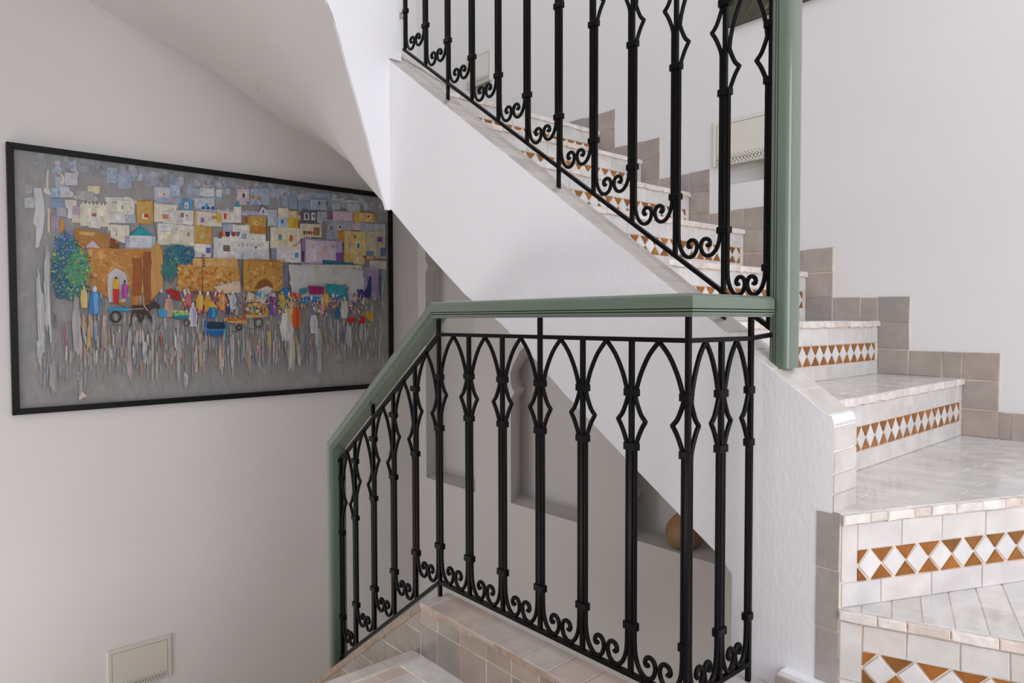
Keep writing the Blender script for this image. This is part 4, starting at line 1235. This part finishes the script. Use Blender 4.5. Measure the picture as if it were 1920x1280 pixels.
p|a05c38|1012,629 1020,639 1028,629 1026,612 1014,612
p|b0bcc8|1071,615 1095,615 1103,577 1096,525 1068,525 1062,571
p|8ca4bc|1079,612 1095,606 1094,537 1082,525
p|d8ccc4|1075,631 1084,641 1091,632 1089,615 1078,615
p|1c3468|1047,539 1061,539 1065,518 1061,489 1045,489 1042,514
p|1c3468|1052,537 1061,534 1060,495 1053,489
p|c07c50|1050,548 1054,553 1058,548 1057,539 1051,539
p|c8bcb8|1259,618 1278,619 1285,589 1279,549 1256,549 1252,584
p|c8bcb8|1265,616 1278,612 1278,558 1268,549
p|e0d8d0|1263,631 1269,638 1275,631 1273,619 1264,618
p|54347c|1323,601 1354,601 1364,554 1355,490 1318,490 1311,546
p|7c4c94|1333,597 1354,590 1353,504 1337,490
p|c8b0b4|1328,621 1339,632 1349,621 1346,601 1331,601
p|d0ccc8|1397,500 1454,501 1472,425 1457,321 1390,323 1378,414
p|b8b4b4|1416,494 1454,482 1452,345 1423,322
p|c8b8a8|1409,532 1426,551 1443,533 1437,501 1414,501
p|c0a070|1440,569 1476,570 1488,517 1478,444 1436,444 1427,508
p|c0a070|1452,565 1476,557 1475,460 1456,444
p|b0906c|1447,592 1458,605 1470,592 1466,570 1450,569
p|c8501c|1470,540 1509,540 1521,483 1511,405 1465,406 1457,474
p|b03818|1483,535 1509,526 1508,423 1488,405
p|a86c34|1477,564 1490,578 1502,564 1499,540 1481,540
p|c4bcc8|1593,487 1629,487 1641,436 1631,365 1589,366 1581,428
p|a8a4c0|1605,483 1629,475 1628,381 1610,365
p|6c5488|1600,509 1612,522 1623,509 1620,487 1603,487
p|c07c84|1660,564 1682,565 1689,534 1683,491 1657,491 1652,528
p|c07c84|1667,562 1682,557 1681,500 1670,491
p|e0d8d4|1664,578 1671,585 1678,578 1676,565 1666,565
p|d08020|1689,633 1715,633 1723,597 1716,547 1686,546 1680,590
p|e09830|1698,629 1715,624 1714,558 1701,546
p|8c4c20|1694,648 1702,657 1711,649 1708,633 1696,633
p|bcb8b0|1817,586 1853,587 1865,536 1855,467 1813,467 1805,528
p|a4acb0|1829,582 1853,575 1852,483 1834,467
p|b0a490|1824,608 1836,620 1847,608 1844,587 1827,587
p|1c4c7c|1770,540 1794,541 1802,506 1796,459 1767,459 1761,501
p|1c4c7c|1778,537 1794,532 1794,470 1781,459
p|2c3c4c|1774,555 1782,563 1790,555 1788,540 1776,540
p|c0a034|1384,618 1407,618 1415,583 1408,535 1381,535 1376,577
p|c0a034|1392,615 1407,610 1407,546 1395,535
p|b88c30|1388,633 1396,641 1404,633 1401,618 1390,618
p|d8a020|934,538 961,571 988,534
p|1c5484|941,533 977,534 989,506 980,467 937,467 929,501
p|2c7cb4|953,531 977,527 977,476 958,467
p|d8a020|954,545 960,552 965,545 963,533 955,533
p|1c4c84|911,449 1038,438 1041,355 909,364
p|0c2438|932,446 1024,443 1031,405 928,406
l|3c8ccc|910,401 1040,394|3
p|2484b8|410,524 519,523 512,510 409,504
l|0c4c7c|409,510 507,507|6
l|2c2420|468,476 464,462 455,451 442,447 430,451 421,462 418,476 421,490 431,500 443,504 455,500 464,490 468,476|22
p|8c8078|434,483 450,484 452,468 436,467
l|4c3438|830,441 828,432 822,426 813,423 805,426 799,432 797,441 799,450 806,456 814,458 822,456 828,450 830,441|14
l|2c2828|1267,438 1263,424 1253,415 1239,411 1226,415 1216,425 1213,438 1217,451 1227,461 1240,465 1254,461 1263,451 1267,438|13
l|2c2424|1131,410 1129,403 1124,397 1117,396 1110,398 1105,403 1103,410 1105,417 1110,422 1117,424 1124,422 1129,417 1131,410|20
l|a8b4bc|1222,451 1257,424|3
l|a8b4bc|1258,451 1222,425|3
l|4c4440|426,431 471,427|8
l|6c6460|532,433 631,428|6
l|4c4444|1184,402 1254,397|6
l|3c3838|1065,386 1110,384|6
p|30221c|531,543 595,543 619,553 639,561 646,571 651,558 665,545 672,529 660,516 645,532 614,510 594,492 547,497 524,510
p|30221c|524,510 540,505 523,468 516,416 512,421 515,468
p|30221c|547,499 561,494 572,447 565,442
p|30221c|580,500 592,497 574,442 567,444
p|30221c|599,497 611,502 629,442 622,441
l|30221c|634,561 639,574|9
l|c8b8ac|585,542 604,510|6
l|b8a89c|512,517 585,522|5
p|2c7cb8|660,516 692,524 709,506 703,476 666,476
p|1c6478|731,490 827,490 824,464 748,463
k|3c8434 68a84c 8cb858 c8c8a0|736,512 822,485|40|14|9
p|b0703c|1025,471 1168,451 1170,438 1055,439
l|d8a470|1030,463 1055,443 1167,441|6
p|b88450|1157,491 1303,492 1296,477 1162,468
k|7c3c20 a44c28 5c5c2c c87838|1044,480 1156,454|40|14|8
k|c8802c a83c24 5c7c34 d0a440 8c2c30 d8c8a8 3c6c84|1152,560 1297,492|110|13|13
p|a82018|1860,474 1914,471 1910,439 1865,437
p|982020|1926,446 1942,478 1993,481 1992,428
p|78a038|2000,435 2044,428 2028,403
p|b88030|1993,478 2053,521 2064,464 2044,442
p|3c8458|1926,464 1942,474 1957,464 1941,446
l|2c2420|2033,72 2049,81 2069,77 2085,87 2106,81 2118,83|4
l|2c2420|2058,59 2077,66 2089,58 2107,64 2110,73|4
"""

# ------------------------------------------------------------------ the big market painting
CW,CH=2.202,1.331; CX0,CZ0=0.409*S,-0.416*S
pt=empty('painting','long painting of a market crowd under a hillside town, in a thin black frame','painting',(CX0+CW/2,YP,CZ0+CH/2))
mb=MB(); f=0.031; dp=0.040
x0,x1,z0,z1=CX0-f,CX0+CW+f,CZ0-f,CZ0+CH+f
for pl_ in ([(x0,z0),(x1,z0),(x1-f,z0+f),(x0+f,z0+f)],[(x1,z0),(x1,z1),(x1-f,z1-f),(x1-f,z0+f)],[(x1,z1),(x0,z1),(x0+f,z1-f),(x1-f,z1-f)],[(x0,z1),(x0,z0),(x0+f,z0+f),(x0+f,z1-f)]):
    mb.prism(pl_,V(0,YP,0),X_,Z_,-Y_,0.0,dp,0,(.5,)*3,0.002)
part(mb,'frame',[M_frame],pt,pt)
KCOL=1.42
def hx(s):
    o=[]
    for i in (0,2,4):
        c=int(s[i:i+2],16)/255; c=c/12.92 if c<=0.04045 else ((c+0.055)/1.055)**2.4; o.append(0.88*(1-math.exp(-c*KCOL/0.88*1.18)))
    return tuple(o)
rp=random.Random(11); BG=hx('7e7c7d')
mb=MB(); mb.prism(rect(0,0,CW,CH),V(CX0,YP,CZ0),X_,Z_,-Y_,0.005,0.022,0,hx('7e7c7c'))
LAY=[0.0222]; PO=V(CX0,YP,CZ0); CR_=rect(0.001,0.001,CW-0.001,CH-0.001)
def daub(pts,c,sub=None):
    ar=sum(pts[i][0]*pts[(i+1)%len(pts)][1]-pts[(i+1)%len(pts)][0]*pts[i][1] for i in range(len(pts)))
    if ar<0: pts=pts[::-1]
    pts=clip(pts,CR_) if any(not(0<p[0]<CW and 0<p[1]<CH) for p in pts) else pts
    if not pts: return
    LAY[0]+=4e-6; k=len(pts)
    if k>4:
        # low relief blob: fan with its own colour
        pass
    mb.add([PO+X_*p[0]+Z_*p[1]-Y_*LAY[0] for p in pts],[tuple(range(k))],0,c)
def shade(c,a): k=1+rp.uniform(-a,a); return tuple(min(0.9,x*k) for x in c)
def brush(x,y,w_,h_,c,ang=0.0):
    k=rp.randint(5,7); pts=[]
    for i in range(k):
        t=2*math.pi*(i+rp.uniform(-.25,.25))/k; dx=math.copysign(abs(math.cos(t))**.6,math.cos(t))*w_/2*rp.uniform(.75,1.1); dz=math.copysign(abs(math.sin(t))**.6,math.sin(t))*h_/2*rp.uniform(.75,1.1)
        pts.append((x+dx*math.cos(ang)-dz*math.sin(ang),y+dx*math.sin(ang)+dz*math.cos(ang)))
    daub(pts,c)
for line in PAINT.strip().split('\n'):
    q=line.split('|'); P2=[tuple(int(v)/1000 for v in a.split(',')) for a in q[2].split()]
    if q[0]=='p':
        c=hx(q[1]); j=lambda: rp.uniform(-.0022,.0022)
        # break long straight edges slightly so shapes look brushed
        pts=[]
        for i in range(len(P2)):
            a=P2[i];b=P2[(i+1)%len(P2)]; L=math.hypot(b[0]-a[0],b[1]-a[1]); n_=max(1,int(L/0.035))
            for t in range(n_): pts.append((a[0]+(b[0]-a[0])*t/n_+j(),a[1]+(b[1]-a[1])*t/n_+j()))
        daub(pts,c)
        xs=[p[0] for p in P2]; zs=[p[1] for p in P2]; w_=max(xs)-min(xs); h_=max(zs)-min(zs)
        if w_*h_>0.0018 and len(P2)==4:
            dk=tuple(v*0.45 for v in c); lt=tuple(min(.85,v*1.25+.02) for v in c)
            for a,b,cc in ((P2[0],P2[1],lt if rp.random()<.5 else dk),(P2[1],P2[2],dk),(P2[3],P2[2],dk if rp.random()<.6 else lt)):
                if rp.random()<.75:
                    dx,dz=b[0]-a[0],b[1]-a[1]; l=math.hypot(dx,dz) or 1; wd=rp.uniform(.0015,.0035); nx,nz=-dz/l*wd/2,dx/l*wd/2; s0=rp.uniform(0,.2); s1=rp.uniform(.75,1)
                    daub([(a[0]+dx*s0+nx,a[1]+dz*s0+nz),(a[0]+dx*s0-nx,a[1]+dz*s0-nz),(a[0]+dx*s1-nx*.3,a[1]+dz*s1-nz*.3),(a[0]+dx*s1+nx*.3,a[1]+dz*s1+nz*.3)],cc)
        if w_*h_>0.0012 and len(P2)==4:
            for t in range(int(4+w_*h_*1500)):
                bw=min(w_*.35,rp.uniform(.012,.04)); bh=min(h_*.4,rp.uniform(.01,.05))
                brush(rp.uniform(min(xs)+bw*.5,max(xs)-bw*.5),rp.uniform(min(zs)+bh*.5,max(zs)-bh*.5),bw,bh,shade(c,.2),rp.uniform(-.3,.3))
    elif q[0]=='l':
        c=hx(q[1]); wd=int(q[3])*0.0005+0.0012
        for a,b in zip(P2[:-1],P2[1:]):
            dx,dz=b[0]-a[0],b[1]-a[1]; l=math.hypot(dx,dz) or 1; nx,nz=-dz/l*wd/2,dx/l*wd/2; e=wd*.3
            daub([(a[0]+nx-dx/l*e,a[1]+nz-dz/l*e),(a[0]-nx-dx/l*e,a[1]-nz-dz/l*e),(b[0]-nx*.8+dx/l*e,b[1]-nz*.8+dz/l*e),(b[0]+nx*.8+dx/l*e,b[1]+nz*.8+dz/l*e)],c)
    else:
        cs_=[hx(c) for c in q[1].split()]; n_,a_,b_=int(q[3]),int(q[4]),int(q[5]); (ax,az),(bx,bz)=P2; ax,bx=min(ax,bx),max(ax,bx); az,bz=min(az,bz),max(az,bz)
        if q[0]=='t': n_=n_*2
        for t in range(n_):
            x=rp.uniform(ax,bx); z=rp.uniform(az,bz); c=shade(rp.choice(cs_),.08)
            if q[0]=='d': brush(x,z,a_*.0013*rp.uniform(.5,1.4),b_*.0013*rp.uniform(.5,1.4),c,rp.uniform(-.3,.3))
            elif q[0]=='f':
                ex=(x-(ax+bx)/2)/((bx-ax)/2); ez=(z-(az+bz)/2)/((bz-az)/2)
                if ex*ex+ez*ez>rp.uniform(.75,1.15): continue
                brush(x,z,.014*rp.uniform(.4,1.2),.007*rp.uniform(.4,1.2),c,rp.uniform(0,3.1))
            elif q[0]=='k': brush(x,z,a_*.0013*rp.uniform(.5,1.3),b_*.0013*rp.uniform(.5,1.3),c,rp.uniform(-.25,.25))
            elif q[0]=='s': g_=rp.uniform(.1,.8); c=tuple(v*(1-g_)+k_*g_ for v,k_ in zip(c,BG)); brush(x,z,a_*.0013*rp.uniform(.3,1.2),b_*.0013*rp.uniform(.4,1.3),c,rp.uniform(-.06,.06))
            elif q[0]=='t':
                w_=(bx-ax); h_=(bz-az); g_=rp.uniform(0,.55); c=tuple(v*(1-g_)+k_*g_ for v,k_ in zip(c,BG)); brush(ax+w_*rp.uniform(.2,.8),az+h_*rp.uniform(.25,.75),w_*rp.uniform(.2,.8),h_*rp.uniform(.3,.95),c,rp.uniform(-.05,.05))
# short bright flecks through the crowd and long soft drips beneath it
hot=[hx(c) for c in ('e8e0d8','d8481c','e8a028','2c5ca0','a82430','48a0a8','e0c080','7c3c84','f0e8e0','c86c30','1c2c50','6c9c50')]
for t in range(300):
    x=rp.gauss(1.45,.33)
    if not 0.92<x<2.12: continue
    brush(x,0.565+0.02*math.sin(x*3)+rp.uniform(-.02,.055),rp.uniform(.003,.009),rp.uniform(.006,.022),shade(rp.choice(hot),.12),rp.uniform(-.4,.4))
for t in range(300):
    x=rp.uniform(.20,2.12); z=rp.uniform(.20,.37); g_=rp.uniform(.35,.9)-(z-.22)*.8; g_=min(.92,max(.15,g_)); c=rp.choice(hot[:1]*4+hot)
    brush(x,z,rp.uniform(.003,.010),rp.uniform(.03,.12),tuple(v*(1-g_)+k_*g_ for v,k_ in zip(c,BG)),rp.uniform(-.05,.05))
part(mb,'canvas',[M_paint],pt,pt)
